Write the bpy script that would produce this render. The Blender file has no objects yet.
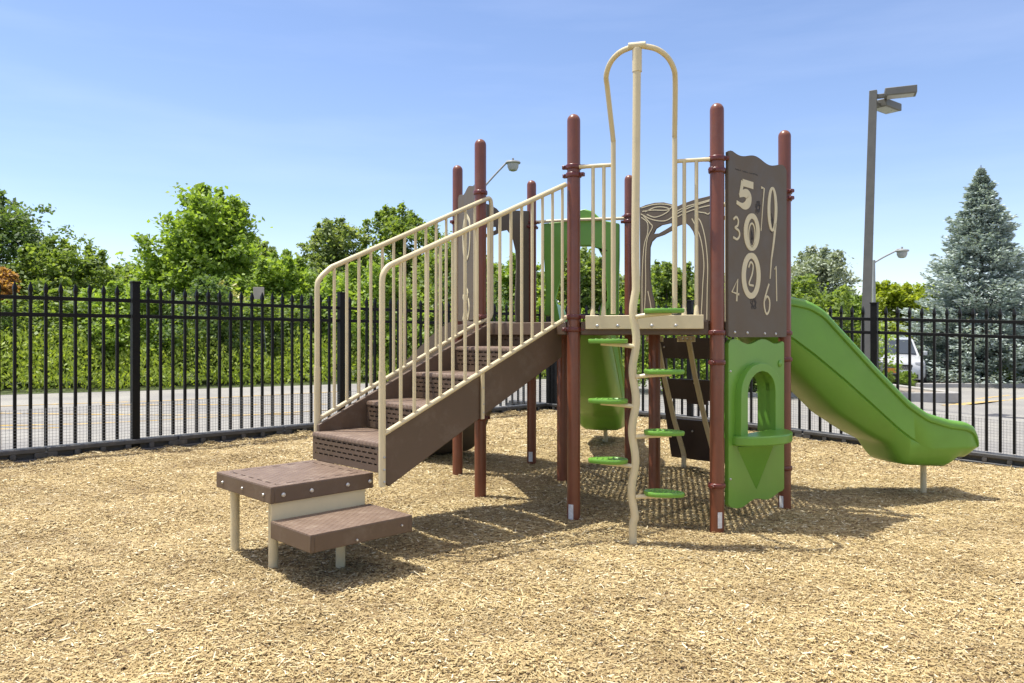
import bpy, bmesh, math, random
import numpy as np
from mathutils import Vector, Matrix
from mathutils.geometry import tessellate_polygon
random.seed(7); rng = np.random.default_rng(7)
C = bpy.context.scene.collection
R = math.radians
FPX, CX, HY, CZ = 778.0, 512.0, 336.2, 1.4475        # measured lens, horizon row and eye height

# ------------------------------------------------------------------ terrain height
GP = [(-5.36,8.17,.125),(-4,9.6,.12),(-2.78,10.8,.11),(-1,12.7,.10),(.64,14.4,.09),(2.84,12.4,.073),(4.05,11.3,-.013),(4.99,10.3,-.078),
      (6.14,9.43,-.145),(7.2,8.4,-.2),(4.1,7.7,-.10),(4.9,7.3,-.15),(2.33,6.66,-.024),(1.55,5.9,-.035),(.49,6.18,-.015),(-.28,6.96,.01),
      (-.56,8.03,.045),(.22,8.8,.0),(1.28,8.5,.0),(-1.4,4.7,.0),(-2,5.3,.01),(0,3.,0),(-3,3,.03),(3,3.5,-.06),(-4,6,.08),(0,0,0),(5,5.5,-.12),
      (1.2,10.3,.05),(-2,8.5,.07),(-12,16,.1),(-5,20,.1),(0,24,.05),(9,12,-.22),(13,16,-.28),(12,24,-.28),(20,30,-.28),(5,18,-.05),(-20,10,.12),(8,5,-.2),(-8,3,.1)]
GA = np.array(GP)
def G(x, y):
    x = np.asarray(x, float); y = np.asarray(y, float)
    d2 = (x[..., None]-GA[:, 0])**2 + (y[..., None]-GA[:, 1])**2
    w = np.exp(-d2/(2*1.1**2)) + 2e-3*np.exp(-d2/(2*5.0**2)) + 1e-5/(1+d2/50)
    return (w*GA[:, 2]).sum(-1)/w.sum(-1)
def g(x, y): return float(G(x, y))

# ------------------------------------------------------------------ materials
def new_mat(name):
    m = bpy.data.materials.new(name); m.use_nodes = True
    nt = m.node_tree; b = nt.nodes['Principled BSDF']
    return m, nt, b
def N(nt, t, **kw):
    n = nt.nodes.new(t)
    for k, v in kw.items():
        if k in n.inputs: n.inputs[k].default_value = v
        else: setattr(n, k, v)
    return n
def ramp(nt, stops, fac=None, interp='LINEAR'):
    r = nt.nodes.new('ShaderNodeValToRGB'); r.color_ramp.interpolation = interp
    while len(r.color_ramp.elements) < len(stops): r.color_ramp.elements.new(.5)
    for e, (p, c) in zip(r.color_ramp.elements, stops):
        e.position = p; e.color = (*c, 1)
    if fac is not None: nt.links.new(fac, r.inputs['Fac'])
    return r
def coords(nt): return nt.nodes.new('ShaderNodeTexCoord').outputs['Object']
def plastic(name, col, rough=.45, var=.12, bump=.08, scale=6, spec=.5, grime=0):
    """moulded or powder coated surface: slight colour drift, scuffs in gloss, orange-peel bump"""
    m, nt, b = new_mat(name); L = nt.links.new; co = coords(nt)
    n1 = N(nt, 'ShaderNodeTexNoise', Scale=scale, Detail=6.0, Roughness=.65); L(co, n1.inputs['Vector'])
    lo = tuple(c*(1-var) for c in col); hi = tuple(min(1, c*(1+var)) for c in col)
    r = ramp(nt, [(.3, lo), (.7, hi)], n1.outputs['Fac'])
    out = r.outputs['Color']
    if grime:
        n3 = N(nt, 'ShaderNodeTexNoise', Scale=scale*.6, Detail=8.0, Roughness=.75); L(co, n3.inputs['Vector'])
        rr = ramp(nt, [(.52, (0,0,0)), (.72, (grime,)*3)], n3.outputs['Fac'])
        mx = nt.nodes.new('ShaderNodeMix'); mx.data_type = 'RGBA'
        L(rr.outputs['Color'], mx.inputs['Factor']); L(out, mx.inputs[6]); mx.inputs[7].default_value = (.36, .31, .24, 1); out = mx.outputs[2]
    L(out, b.inputs['Base Color'])
    n2 = N(nt, 'ShaderNodeTexNoise', Scale=scale*25, Detail=3.0); L(co, n2.inputs['Vector'])
    r2 = ramp(nt, [(.3, (rough*.85,)*3), (.75, (min(1, rough*1.25),)*3)], n1.outputs['Fac']); L(r2.outputs['Color'], b.inputs['Roughness'])
    bp = N(nt, 'ShaderNodeBump', Strength=bump, Distance=.004); L(n2.outputs['Fac'], bp.inputs['Height']); L(bp.outputs['Normal'], b.inputs['Normal'])
    b.inputs['Specular IOR Level'].default_value = spec
    return m
BEIGE = plastic('beige_powder_coat', (.66, .56, .345), .38, .06, .05, 5, grime=.12)
MAROON = plastic('maroon_powder_coat', (.175, .052, .024), .34, .12, .05, 5, .6, grime=.10)
CLAMPM = plastic('maroon_clamp_metal', (.13, .024, .016), .32, .15, .06, 8, .6)
BROWN = plastic('brown_plastic', (.115, .074, .046), .5, .10, .12, 7, grime=.18)
PANEL = plastic('grey_brown_panel', (.118, .090, .060), .6, .07, .05, 5)
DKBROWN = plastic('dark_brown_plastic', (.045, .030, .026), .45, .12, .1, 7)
GREEN = plastic('green_plastic', (.145, .330, .040), .33, .07, .05, 3, .5, grime=.08)
CREAM = plastic('cream_plastic', (.64, .56, .36), .5, .05, .04, 6)
BLACKM = plastic('black_powder_coat', (.006, .006, .006), .5, .2, .05, 8, .22)
BLOCKM = plastic('black_rubber_block', (.06, .061, .061), .5, .25, .25, 9, grime=.15)
STEEL = plastic('zinc_bolt', (.55, .54, .52), .35, .1, .05, 20); STEEL.node_tree.nodes['Principled BSDF'].inputs['Metallic'].default_value = .8
WIRE = plastic('galvanised_wire', (.30, .31, .31), .5, .1, .05, 20)
LABELM = plastic('white_sticker', (.66, .66, .66), .4, .2, .02, 40)
INK = plastic('printed_ink', (.03, .03, .03), .5, .1, .02, 40)
BRONZE = plastic('bronze_lamp_paint', (.135, .13, .113), .5, .12, .1, 5)
LENS = plastic('frosted_lamp_lens', (.42, .42, .40), .3, .1, .02, 9)
GALV = plastic('galvanised_pole', (.33, .335, .32), .45, .1, .05, 5)
SIGNB = plastic('bare_sign_back', (.42, .37, .30), .5, .1, .05, 9)
CARP = plastic('silver_car_paint', (.46, .48, .50), .22, .02, .01, 3, .6)
CARG = plastic('car_glass', (.03, .045, .06), .06, .05, .0, 3, .8)
CARB = plastic('black_trim', (.015, .015, .016), .5, .1, .05, 9)
CARL = plastic('headlight_glass', (.55, .57, .6), .1, .1, .02, 30, .9)
PLATE = plastic('orange_number_plate', (.75, .30, .05), .4, .05, .01, 30)
ENGR = plastic('engraved_dark_line', (.040, .031, .026), .6, .1, .05, 20)
def pattern_brown():
    """brown moulded treads with a raised diamond grip pattern"""
    m, nt, b = new_mat('brown_grip_plastic'); L = nt.links.new; co = coords(nt)
    n1 = N(nt, 'ShaderNodeTexNoise', Scale=9.0, Detail=7.0, Roughness=.7); L(co, n1.inputs['Vector'])
    r = ramp(nt, [(.3, (.14, .09, .06)), (.55, (.19, .128, .088)), (.78, (.30, .23, .165))], n1.outputs['Fac'])
    L(r.outputs['Color'], b.inputs['Base Color']); b.inputs['Roughness'].default_value = .5
    ad = []
    for ang in (45+38, 45-38):
        mp = N(nt, 'ShaderNodeMapping'); mp.inputs['Rotation'].default_value = (0, 0, R(ang)); L(co, mp.inputs['Vector'])
        w = N(nt, 'ShaderNodeTexWave', Scale=9.0); L(mp.outputs['Vector'], w.inputs['Vector']); ad.append(w.outputs['Fac'])
    mt = nt.nodes.new('ShaderNodeMath'); mt.operation = 'MINIMUM'; L(ad[0], mt.inputs[0]); L(ad[1], mt.inputs[1])
    bp = N(nt, 'ShaderNodeBump', Strength=.6, Distance=.010); L(mt.outputs[0], bp.inputs['Height']); L(bp.outputs['Normal'], b.inputs['Normal'])
    return m
GRIP = pattern_brown()
def leaf_mat(name, c1, c2, c3, trans=.45, rough=.55):
    m, nt, b = new_mat(name); L = nt.links.new
    geo = nt.nodes.new('ShaderNodeNewGeometry')
    n = N(nt, 'ShaderNodeTexNoise', Scale=.9, Detail=3.0); L(coords(nt), n.inputs['Vector'])
    ad = nt.nodes.new('ShaderNodeMath'); ad.operation = 'MULTIPLY_ADD'; L(geo.outputs['Random Per Island'], ad.inputs[0]); ad.inputs[1].default_value = .55
    m2 = nt.nodes.new('ShaderNodeMath'); m2.operation = 'MULTIPLY_ADD'; L(n.outputs['Fac'], m2.inputs[0]); m2.inputs[1].default_value = .9; m2.inputs[2].default_value = -.22
    L(m2.outputs[0], ad.inputs[2])
    r = ramp(nt, [(.05, c1), (.5, c2), (.95, c3)], ad.outputs[0])
    L(r.outputs['Color'], b.inputs['Base Color']); b.inputs['Roughness'].default_value = rough
    tr = nt.nodes.new('ShaderNodeBsdfTranslucent')
    mc = nt.nodes.new('ShaderNodeMix'); mc.data_type = 'RGBA'; mc.blend_type = 'MULTIPLY'; mc.inputs['Factor'].default_value = 1
    L(r.outputs['Color'], mc.inputs[6]); mc.inputs[7].default_value = (1.5, 1.5, .6, 1); L(mc.outputs[2], tr.inputs['Color'])
    mx = nt.nodes.new('ShaderNodeMixShader'); mx.inputs[0].default_value = trans
    L(b.outputs[0], mx.inputs[1]); L(tr.outputs[0], mx.inputs[2]); L(mx.outputs[0], nt.nodes['Material Output'].inputs['Surface'])
    return m
LF_BRIGHT = leaf_mat('bright_leaves', (0.114, 0.183, 0.036), (0.240, 0.349, 0.065), (0.395, 0.505, 0.111))
LF_MID = leaf_mat('mid_leaves', (0.099, 0.158, 0.039), (0.190, 0.269, 0.065), (0.333, 0.408, 0.119))
LF_DARK = leaf_mat('dark_leaves', (0.054, 0.103, 0.037), (0.123, 0.194, 0.064), (0.233, 0.308, 0.106))
LF_OLIVE = leaf_mat('olive_leaves', (0.129, 0.182, 0.069), (0.219, 0.289, 0.112), (0.385, 0.428, 0.199))
LF_SILVER = leaf_mat('silver_leaves', (0.163, 0.200, 0.125), (0.288, 0.338, 0.237), (0.475, 0.525, 0.413), .2)
LF_YELLOW = leaf_mat('lime_leaves', (0.151, 0.210, 0.016), (0.287, 0.350, 0.029), (0.423, 0.476, 0.066))
LF_BLOSSOM = leaf_mat('cream_blossom', (.22, .25, .07), (.42, .42, .17), (.60, .58, .32), .25)
LF_ORANGE = leaf_mat('bronze_leaves', (0.302, 0.168, 0.066), (0.484, 0.280, 0.106), (0.605, 0.392, 0.173))
LF_WEED = leaf_mat('weed_leaves', (0.163, 0.224, 0.037), (0.306, 0.392, 0.066), (0.478, 0.544, 0.130), .4)
LF_SPRUCE = leaf_mat('blue_spruce_needles', (.17, .23, .18), (.40, .47, .455), (.62, .69, .67), .10)
def bark_mat():
    m, nt, b = new_mat('bark'); L = nt.links.new; co = coords(nt)
    mp = N(nt, 'ShaderNodeMapping'); mp.inputs['Scale'].default_value = (6, 6, 1); L(co, mp.inputs['Vector'])
    n = N(nt, 'ShaderNodeTexNoise', Scale=3.0, Detail=8.0); L(mp.outputs['Vector'], n.inputs['Vector'])
    r = ramp(nt, [(.3, (.05, .038, .028)), (.7, (.16, .13, .10))], n.outputs['Fac']); L(r.outputs['Color'], b.inputs['Base Color'])
    bp = N(nt, 'ShaderNodeBump', Strength=.6, Distance=.03); L(n.outputs['Fac'], bp.inputs['Height']); L(bp.outputs['Normal'], b.inputs['Normal'])
    b.inputs['Roughness'].default_value = .9
    return m
BARK = bark_mat()
def mulch_mat():
    m, nt, b = new_mat('mulch'); L = nt.links.new; co = coords(nt)
    outs = []
    for k, (rot, sc) in enumerate(((20, (34, 150, 60)), (105, (40, 170, 60)), (65, (45, 190, 60)))):
        mp = N(nt, 'ShaderNodeMapping'); mp.inputs['Rotation'].default_value = (0, 0, R(rot)); mp.inputs['Scale'].default_value = sc
        wn = N(nt, 'ShaderNodeTexNoise', Scale=3.0+k, Detail=2.0); L(co, wn.inputs['Vector'])
        va = nt.nodes.new('ShaderNodeVectorMath'); va.operation = 'MULTIPLY_ADD'; L(wn.outputs['Color'], va.inputs[0]); va.inputs[1].default_value = (.18, .18, 0); L(co, va.inputs[2])
        L(va.outputs[0], mp.inputs['Vector'])
        v = N(nt, 'ShaderNodeTexVoronoi', Scale=1.0); L(mp.outputs['Vector'], v.inputs['Vector']); outs.append(v)
    sep = []
    for v in outs:
        s = nt.nodes.new('ShaderNodeSeparateColor'); L(v.outputs['Color'], s.inputs[0]); sep.append(s.outputs[0])
    mx = nt.nodes.new('ShaderNodeMath'); mx.operation = 'ADD'; L(sep[0], mx.inputs[0]); L(sep[1], mx.inputs[1])
    mx2 = nt.nodes.new('ShaderNodeMath'); mx2.operation = 'ADD'; L(mx.outputs[0], mx2.inputs[0]); L(sep[2], mx2.inputs[1])
    dv = nt.nodes.new('ShaderNodeMath'); dv.operation = 'DIVIDE'; L(mx2.outputs[0], dv.inputs[0]); dv.inputs[1].default_value = 3
    r = ramp(nt, [(.15, (.12, .07, .028)), (.38, (.30, .205, .08)), (.62, (.46, .34, .14)), (.88, (.62, .50, .25))], dv.outputs[0])
    big = N(nt, 'ShaderNodeTexNoise', Scale=.9, Detail=5.0); L(co, big.inputs['Vector'])
    rb = ramp(nt, [(.35, (.84, .82, .80)), (.65, (1.06, 1.05, 1.0))], big.outputs['Fac'])
    mc = nt.nodes.new('ShaderNodeMix'); mc.data_type = 'RGBA'; mc.blend_type = 'MULTIPLY'; mc.inputs['Factor'].default_value = 1
    L(r.outputs['Color'], mc.inputs[6]); L(rb.outputs['Color'], mc.inputs[7]); L(mc.outputs[2], b.inputs['Base Color'])
    b.inputs['Roughness'].default_value = .85
    bp = N(nt, 'ShaderNodeBump', Strength=.9, Distance=.012); L(dv.outputs[0], bp.inputs['Height']); L(bp.outputs['Normal'], b.inputs['Normal'])
    return m
def chip_mat():
    m, nt, b = new_mat('wood_chip'); L = nt.links.new
    geo = nt.nodes.new('ShaderNodeNewGeometry')
    r = ramp(nt, [(0, (.07, .038, .016)), (.07, (.23, .15, .065)), (.22, (.38, .28, .125)), (.62, (.475, .365, .175)), (.90, (.56, .45, .235)), (1, (.84, .77, .55))], geo.outputs['Random Per Island'])
    big = N(nt, 'ShaderNodeTexNoise', Scale=1.1, Detail=6.0, Roughness=.65); L(coords(nt), big.inputs['Vector'])
    rb = ramp(nt, [(.36, (.74, .71, .68)), (.52, (1, 1, 1)), (.7, (1.08, 1.07, 1.03))], big.outputs['Fac'])
    mc = nt.nodes.new('ShaderNodeMix'); mc.data_type = 'RGBA'; mc.blend_type = 'MULTIPLY'; mc.inputs['Factor'].default_value = 1
    L(r.outputs['Color'], mc.inputs[6]); L(rb.outputs['Color'], mc.inputs[7]); L(mc.outputs[2], b.inputs['Base Color']); b.inputs['Roughness'].default_value = .8
    return m
def asphalt_mat(name='asphalt', k=1.0):
    m, nt, b = new_mat(name); L = nt.links.new; co = coords(nt)
    n = N(nt, 'ShaderNodeTexNoise', Scale=70.0, Detail=5.0); L(co, n.inputs['Vector'])
    n2 = N(nt, 'ShaderNodeTexNoise', Scale=.6, Detail=6.0); L(co, n2.inputs['Vector'])
    r = ramp(nt, [(.35, (.20*k, .195*k, .18*k)), (.65, (.36*k, .345*k, .31*k))], n.outputs['Fac'])
    r2 = ramp(nt, [(.35, (.82, .82, .84)), (.65, (1.08, 1.08, 1.05))], n2.outputs['Fac'])
    mc = nt.nodes.new('ShaderNodeMix'); mc.data_type = 'RGBA'; mc.blend_type = 'MULTIPLY'; mc.inputs['Factor'].default_value = 1
    L(r.outputs['Color'], mc.inputs[6]); L(r2.outputs['Color'], mc.inputs[7]); L(mc.outputs[2], b.inputs['Base Color'])
    b.inputs['Roughness'].default_value = .85
    bp = N(nt, 'ShaderNodeBump', Strength=.4, Distance=.006); L(n.outputs['Fac'], bp.inputs['Height']); L(bp.outputs['Normal'], b.inputs['Normal'])
    return m
MULCH = mulch_mat(); CHIP = chip_mat(); ASPH = asphalt_mat(k=.98)
GRASSG = plastic('weedy_soil', (.085, .11, .035), .9, .35, .5, 2)
GRAVEL = plastic('planting_bed_gravel', (.30, .26, .21), .9, .25, .8, 12)
KERB = plastic('kerb_concrete', (.36, .35, .33), .85, .15, .4, 5)
def worn_paint():
    m, nt, b = new_mat('worn_yellow_paint'); L = nt.links.new; co = coords(nt)
    n = N(nt, 'ShaderNodeTexNoise', Scale=9.0, Detail=8.0, Roughness=.7); L(co, n.inputs['Vector'])
    r = ramp(nt, [(.40, (.30, .28, .23)), (.55, (.58, .38, .08)), (.75, (.66, .44, .09))], n.outputs['Fac']); L(r.outputs['Color'], b.inputs['Base Color'])
    b.inputs['Roughness'].default_value = .7
    return m
YPAINT = worn_paint()

# ------------------------------------------------------------------ object helpers
ORG = {}
def tag(o, label=None, cat=None, group=None, kind=None):
    if label: o['label'] = label
    if cat: o['category'] = cat
    if group: o['group'] = group
    if kind: o['kind'] = kind
    return o
def thing(name, loc, label, cat, group=None):
    o = bpy.data.objects.new(name, None); C.objects.link(o); o.location = loc; o.empty_display_size = .2
    ORG[o.name] = Vector(loc); return tag(o, label, cat, group)
def link(name, me, mat, parent=None, origin=None, smooth=True, ang=35, bevel=0):
    o = bpy.data.objects.new(name, me); C.objects.link(o)
    if mat: me.materials.append(mat)
    if parent is not None:
        o.parent = parent; org = ORG[parent.name]
    else: org = Vector(origin) if origin is not None else Vector((0, 0, 0)); o.location = org
    ORG[o.name] = org
    if org.length > 0: me.transform(Matrix.Translation(-org))
    if smooth:
        me.shade_smooth(); me.set_sharp_from_angle(angle=R(ang))
    if bevel:
        b = o.modifiers.new('edge', 'BEVEL'); b.width = bevel; b.segments = 2; b.limit_method = 'ANGLE'; b.angle_limit = R(40); b.harden_normals = False
    me.update(); return o
class MB:
    def __init__(s): s.v = []; s.f = []
    def add(s, vs, fs):
        n = len(s.v); s.v += [tuple(p) for p in vs]; s.f += [tuple(i+n for i in f) for f in fs]; return s
    def box(s, c, size, ax=None):
        c = Vector(c); X, Y, Z = ax if ax else (Vector((1,0,0)), Vector((0,1,0)), Vector((0,0,1)))
        X = Vector(X)*size[0]/2; Y = Vector(Y)*size[1]/2; Z = Vector(Z)*size[2]/2
        vs = [c+a*X+b*Y+d*Z for d in (-1,1) for b in (-1,1) for a in (-1,1)]
        return s.add(vs, [(0,2,3,1),(4,5,7,6),(0,1,5,4),(2,6,7,3),(0,4,6,2),(1,3,7,5)])
    def beam(s, p, q, w, h, up=(0,0,1)):
        p, q = Vector(p), Vector(q); d = q-p; L = d.length; d.normalize()
        side = d.cross(Vector(up)).normalized(); u = side.cross(d)
        return s.box((p+q)/2, (L, w, h), (d, side, u))
    def tube(s, pts, r, n=14, caps=True):
        pts = [Vector(p) for p in pts]; rs = r if isinstance(r, (list, tuple)) else [r]*len(pts)
        ref = None; rings = []
        for i, p in enumerate(pts):
            a = pts[max(0, i-1)]; b = pts[min(len(pts)-1, i+1)]; d = (b-a).normalized()
            if ref is None: ref = d.orthogonal().normalized()
            else: ref = (ref - d*ref.dot(d)).normalized()
            o = d.cross(ref)
            rings.append([p + (ref*math.cos(2*math.pi*k/n)+o*math.sin(2*math.pi*k/n))*rs[i] for k in range(n)])
        vs = [v for ring in rings for v in ring]
        fs = [(i*n+k, i*n+(k+1)%n, (i+1)*n+(k+1)%n, (i+1)*n+k) for i in range(len(pts)-1) for k in range(n)]
        if caps: fs += [tuple(range(n))[::-1], tuple((len(pts)-1)*n+k for k in range(n))]
        return s.add(vs, fs)
    def lathe(s, prof, c, n=28, axis=(0,0,1)):
        """prof: list of (radius, height) along axis from c"""
        c = Vector(c); a = Vector(axis).normalized(); x = a.orthogonal().normalized(); y = a.cross(x)
        vs = []; 
        for r_, h in prof:
            for k in range(n):
                t = 2*math.pi*k/n; vs.append(c+a*h+(x*math.cos(t)+y*math.sin(t))*r_)
        fs = [(i*n+k, i*n+(k+1)%n, (i+1)*n+(k+1)%n, (i+1)*n+k) for i in range(len(prof)-1) for k in range(n)]
        fs += [tuple(range(n))[::-1], tuple((len(prof)-1)*n+k for k in range(n))]
        return s.add(vs, fs)
    def prism(s, loops, fr, d0, d1):
        """loops of (a, z) in a vertical plane frame; extruded from depth d0 to d1 along its normal"""
        o, ax, nn = fr
        P = lambda a, z, d: o+ax*a+nn*d+Vector((0, 0, z))
        flat = [[Vector((a, z, 0)) for a, z in lp] for lp in loops]
        tri = tessellate_polygon(flat); allp = [p for lp in loops for p in lp]; n = len(allp)
        vs = [P(a, z, d0) for a, z in allp]+[P(a, z, d1) for a, z in allp]
        fs = []
        for t in tri: fs += [tuple(t), tuple(i+n for i in reversed(t))]
        k = 0
        for lp in loops:
            m = len(lp)
            for i in range(m): fs.append((k+i, k+(i+1) % m, n+k+(i+1) % m, n+k+i))
            k += m
        return s.add(vs, fs)
    def ribbon(s, pts, w, fr, d0, d1, closed=False):
        """flat stroke of width w along (a,z) points"""
        ws = w if isinstance(w, (list, tuple)) else [w]*len(pts)
        P = [Vector((a, z)) for a, z in pts]; m = len(P); A = []; B = []
        for i in range(m):
            if closed: a, b = P[(i-1) % m], P[(i+1) % m]
            else: a, b = P[max(0, i-1)], P[min(m-1, i+1)]
            d = (b-a).normalized(); q = Vector((-d.y, d.x))*ws[i]/2
            A.append(P[i]+q); B.append(P[i]-q)
        o, ax, nn = fr; T = lambda p, d: o+ax*p.x+nn*d+Vector((0, 0, p.y))
        vs = []
        for i in range(m): vs += [T(A[i], d0), T(B[i], d0), T(B[i], d1), T(A[i], d1)]
        fs = []
        for i in range(m if closed else m-1):
            j = (i+1) % m
            for k in range(4): fs.append((4*i+k, 4*i+(k+1) % 4, 4*j+(k+1) % 4, 4*j+k))
        if not closed: fs += [(3, 2, 1, 0), (4*m-4, 4*m-3, 4*m-2, 4*m-1)]
        return s.add(vs, fs)
    def plate(s, o, ax, ay, w, h, nx, ny, thick, nrm, hole):
        """perforated plate: nx x ny cells, hole(i,j)->True leaves the cell out; walls closed"""
        o, ax, ay, nn = Vector(o), Vector(ax), Vector(ay), Vector(nrm)
        solid = [[not hole(i, j) for j in range(ny)] for i in range(nx)]
        dx, dy = w/nx, h/ny; vid = {}
        def V(i, j, k):
            key = (i, j, k)
            if key not in vid:
                vid[key] = len(s.v); s.v.append(tuple(o+ax*(i*dx)+ay*(j*dy)-nn*(thick*k)))
            return vid[key]
        ok = lambda i, j: 0 <= i < nx and 0 <= j < ny and solid[i][j]
        for i in range(nx):
            for j in range(ny):
                if not solid[i][j]: continue
                s.f.append((V(i,j,0), V(i+1,j,0), V(i+1,j+1,0), V(i,j+1,0)))
                s.f.append((V(i,j,1), V(i,j+1,1), V(i+1,j+1,1), V(i+1,j,1)))
                if not ok(i-1, j): s.f.append((V(i,j,0), V(i,j+1,0), V(i,j+1,1), V(i,j,1)))
                if not ok(i+1, j): s.f.append((V(i+1,j,0), V(i+1,j,1), V(i+1,j+1,1), V(i+1,j+1,0)))
                if not ok(i, j-1): s.f.append((V(i,j,0), V(i,j,1), V(i+1,j,1), V(i+1,j,0)))
                if not ok(i, j+1): s.f.append((V(i,j+1,0), V(i+1,j+1,0), V(i+1,j+1,1), V(i,j+1,1)))
        return s
    def build(s, name, mat, parent=None, origin=None, smooth=True, ang=35, bevel=0, fix=True):
        me = bpy.data.meshes.new(name); me.from_pydata(s.v, [], s.f)
        if fix:
            bm = bmesh.new(); bm.from_mesh(me); bmesh.ops.recalc_face_normals(bm, faces=bm.faces); bm.to_mesh(me); bm.free()
        return link(name, me, mat, parent, origin, smooth, ang, bevel)
def np_mesh(name, V, F, mat, parent=None, origin=None, smooth=False):
    me = bpy.data.meshes.new(name); V = np.asarray(V, np.float32); F = np.asarray(F, np.int32); k = F.shape[1]
    me.vertices.add(len(V)); me.vertices.foreach_set('co', V.ravel())
    me.loops.add(F.size); me.loops.foreach_set('vertex_index', F.ravel())
    me.polygons.add(len(F)); me.polygons.foreach_set('loop_start', np.arange(0, F.size, k, dtype=np.int32))
    me.update(calc_edges=True); me.validate()
    return link(name, me, mat, parent, origin, smooth, 60)
def smooth_path(pts, n=8):
    """Catmull-Rom through pts"""
    P = [Vector(p) for p in pts]; P = [P[0]*2-P[1]]+P+[P[-1]*2-P[-2]]; out = []
    for i in range(1, len(P)-2):
        for k in range(n):
            t = k/n; a, b, c, d = P[i-1], P[i], P[i+1], P[i+2]
            out.append(.5*((2*b)+(c-a)*t+(2*a-5*b+4*c-d)*t*t+(3*b-a-3*c+d)*t**3))
    out.append(P[-2]); return out
def copy_part(o, parent, M=None, label=None):
    c = o.copy(); C.objects.link(c); c.parent = parent; ORG[c.name] = ORG[parent.name]
    if M is not None: c.matrix_local = M
    for ch in list(o.children): 
        d = ch.copy(); C.objects.link(d); d.parent = c; ORG[d.name] = ORG[parent.name]
    return c
def sheet(name, poly, off, mat, kind='structure', step=None, fn=None):
    """a ground sheet of polygon outline draped on the terrain"""
    xs = [p[0] for p in poly]; ys = [p[1] for p in poly]
    bm = bmesh.new(); vs = [bm.verts.new((x, y, 0)) for x, y in poly]; bm.faces.new(vs)
    st = step or max(max(xs)-min(xs), max(ys)-min(ys))/12
    for axis, lo, hi in ((0, min(xs), max(xs)), (1, min(ys), max(ys))):
        v = lo+st
        while v < hi:
            n = [0, 0, 0]; n[axis] = 1; c = [0, 0, 0]; c[axis] = v
            bmesh.ops.bisect_plane(bm, geom=bm.verts[:]+bm.edges[:]+bm.faces[:], plane_co=c, plane_no=n); v += st
    co = np.array([v.co[:2] for v in bm.verts]); z = G(co[:, 0], co[:, 1])+off
    if fn is not None: z = z+fn(co[:, 0], co[:, 1])
    for v, h in zip(bm.verts, z): v.co.z = h
    me = bpy.data.meshes.new(name); bm.to_mesh(me); bm.free()
    o = link(name, me, mat, smooth=True, ang=180); tag(o, kind=kind); return o

# ------------------------------------------------------------------ plan of the play structure
s_ = 1.10; th = R(44.64)
V3 = lambda x, y, z=0: Vector((x, y, z))
u = V3(math.cos(th), math.sin(th)); v = V3(-u.y, u.x)
rd = lambda a: V3(math.cos(th+a), math.sin(th+a))
PA = V3(.490, 6.179); PG = PA+u*s_; PD = PA+u*2*s_; PK = PA+v*s_; PH = PK+u*s_; PI_ = PK+u*2*s_
PB = PA+rd(-math.pi/3)*s_; PC = PB+u*s_; PL = PK+rd(math.pi/3)*s_; PJ = PL+u*s_
DZ = 1.565
ctr = (PG+PH)/2
def gz(p): return g(p.x, p.y)
def frame(p, q, outward, off=0.0):
    ax = (q-p).normalized(); nn = V3(-ax.y, ax.x)
    if nn.dot(outward) < 0: nn = -nn
    return (p+nn*off, ax, nn)
def pp(px, py, fr):
    """where the sight line through a photo point meets a vertical plane of the structure -> (a, z) in metres"""
    o, ax, nn = fr; d = V3((px-CX)/FPX, 1, (HY-py)/FPX)
    t = (o.dot(nn))/(d.dot(nn)); P = d*t
    return ((P-o).dot(ax), CZ+P.z)

play = thing('play_structure', (ctr.x, ctr.y, 0), 'beige, maroon and green playground climbing structure with stairs and two slides on wood chip mulch', 'playground')
PR = .0525
def post(p, ztop, clamps=(), sticker=None, label=None):
    z0 = gz(p)-.15
    prof = [(PR, 0), (PR, ztop-z0-.055)]+[(PR*math.cos(a), ztop-z0-.055+.055*math.sin(a)) for a in [R(15*k) for k in range(1, 6)]]+[(.004, ztop-z0)]
    o = MB().lathe(prof, (p.x, p.y, z0), 32).build('post', MAROON, play)
    if label: o['label'] = label
    for z, ang in clamps:
        d = V3(math.cos(R(ang)), math.sin(R(ang))); q = V3(-d.y, d.x)
        m = MB().lathe([(PR+.002, -.02), (PR+.010, -.017), (PR+.013, 0), (PR+.010, .017), (PR+.002, .02)], (p.x, p.y, z), 28)
        for sg in (-1, 1):
            m.box(p+d*sg*(PR+.022)+V3(0, 0, z), (.035, .034, .030), (d, q, V3(0, 0, 1)))
            m.lathe([(.008, -.026), (.010, -.022), (.010, .022), (.008, .026)], p+d*sg*(PR+.026)+V3(0, 0, z), 10, q)
        m.build('clamp', CLAMPM, o, bevel=.003)
    if sticker:
        z1, z2, a0, a1 = sticker; vs = []; fs = []; n = 8
        for k in range(n+1):
            a = R(a0+(a1-a0)*k/n)
            for z in (z1, z2): vs.append(p+V3(math.cos(a)*(PR+.0015), math.sin(a)*(PR+.0015), z))
        for k in range(n): fs.append((2*k, 2*k+2, 2*k+3, 2*k+1))
        st = MB().add(vs, fs).build('sticker', LABELM, o)
    return o
TOP = 3.211
post(PA, TOP, [(2.79, -15), (2.725, 150), (1.60, -15), (1.50, -15)], (gz(PA)+.01, gz(PA)+.13, 215, 262))
post(PB, TOP, [(2.79, 165), (2.70, 45), (1.475, 45), (1.25, 45), (.32, 45)], (gz(PB)+.03, gz(PB)+.15, 262, 300))
post(PC, TOP, [(2.68, -62), (2.62, -62), (1.475, 225), (1.25, 225), (.32, 225)], (gz(PC)+.02, gz(PC)+.12, 200, 240))
post(PD, TOP, [(2.75, 135), (2.62, 135), (1.475, 225)])
post(PI_, TOP, [(2.76, -45), (2.70, 165), (1.475, 0)])
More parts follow.
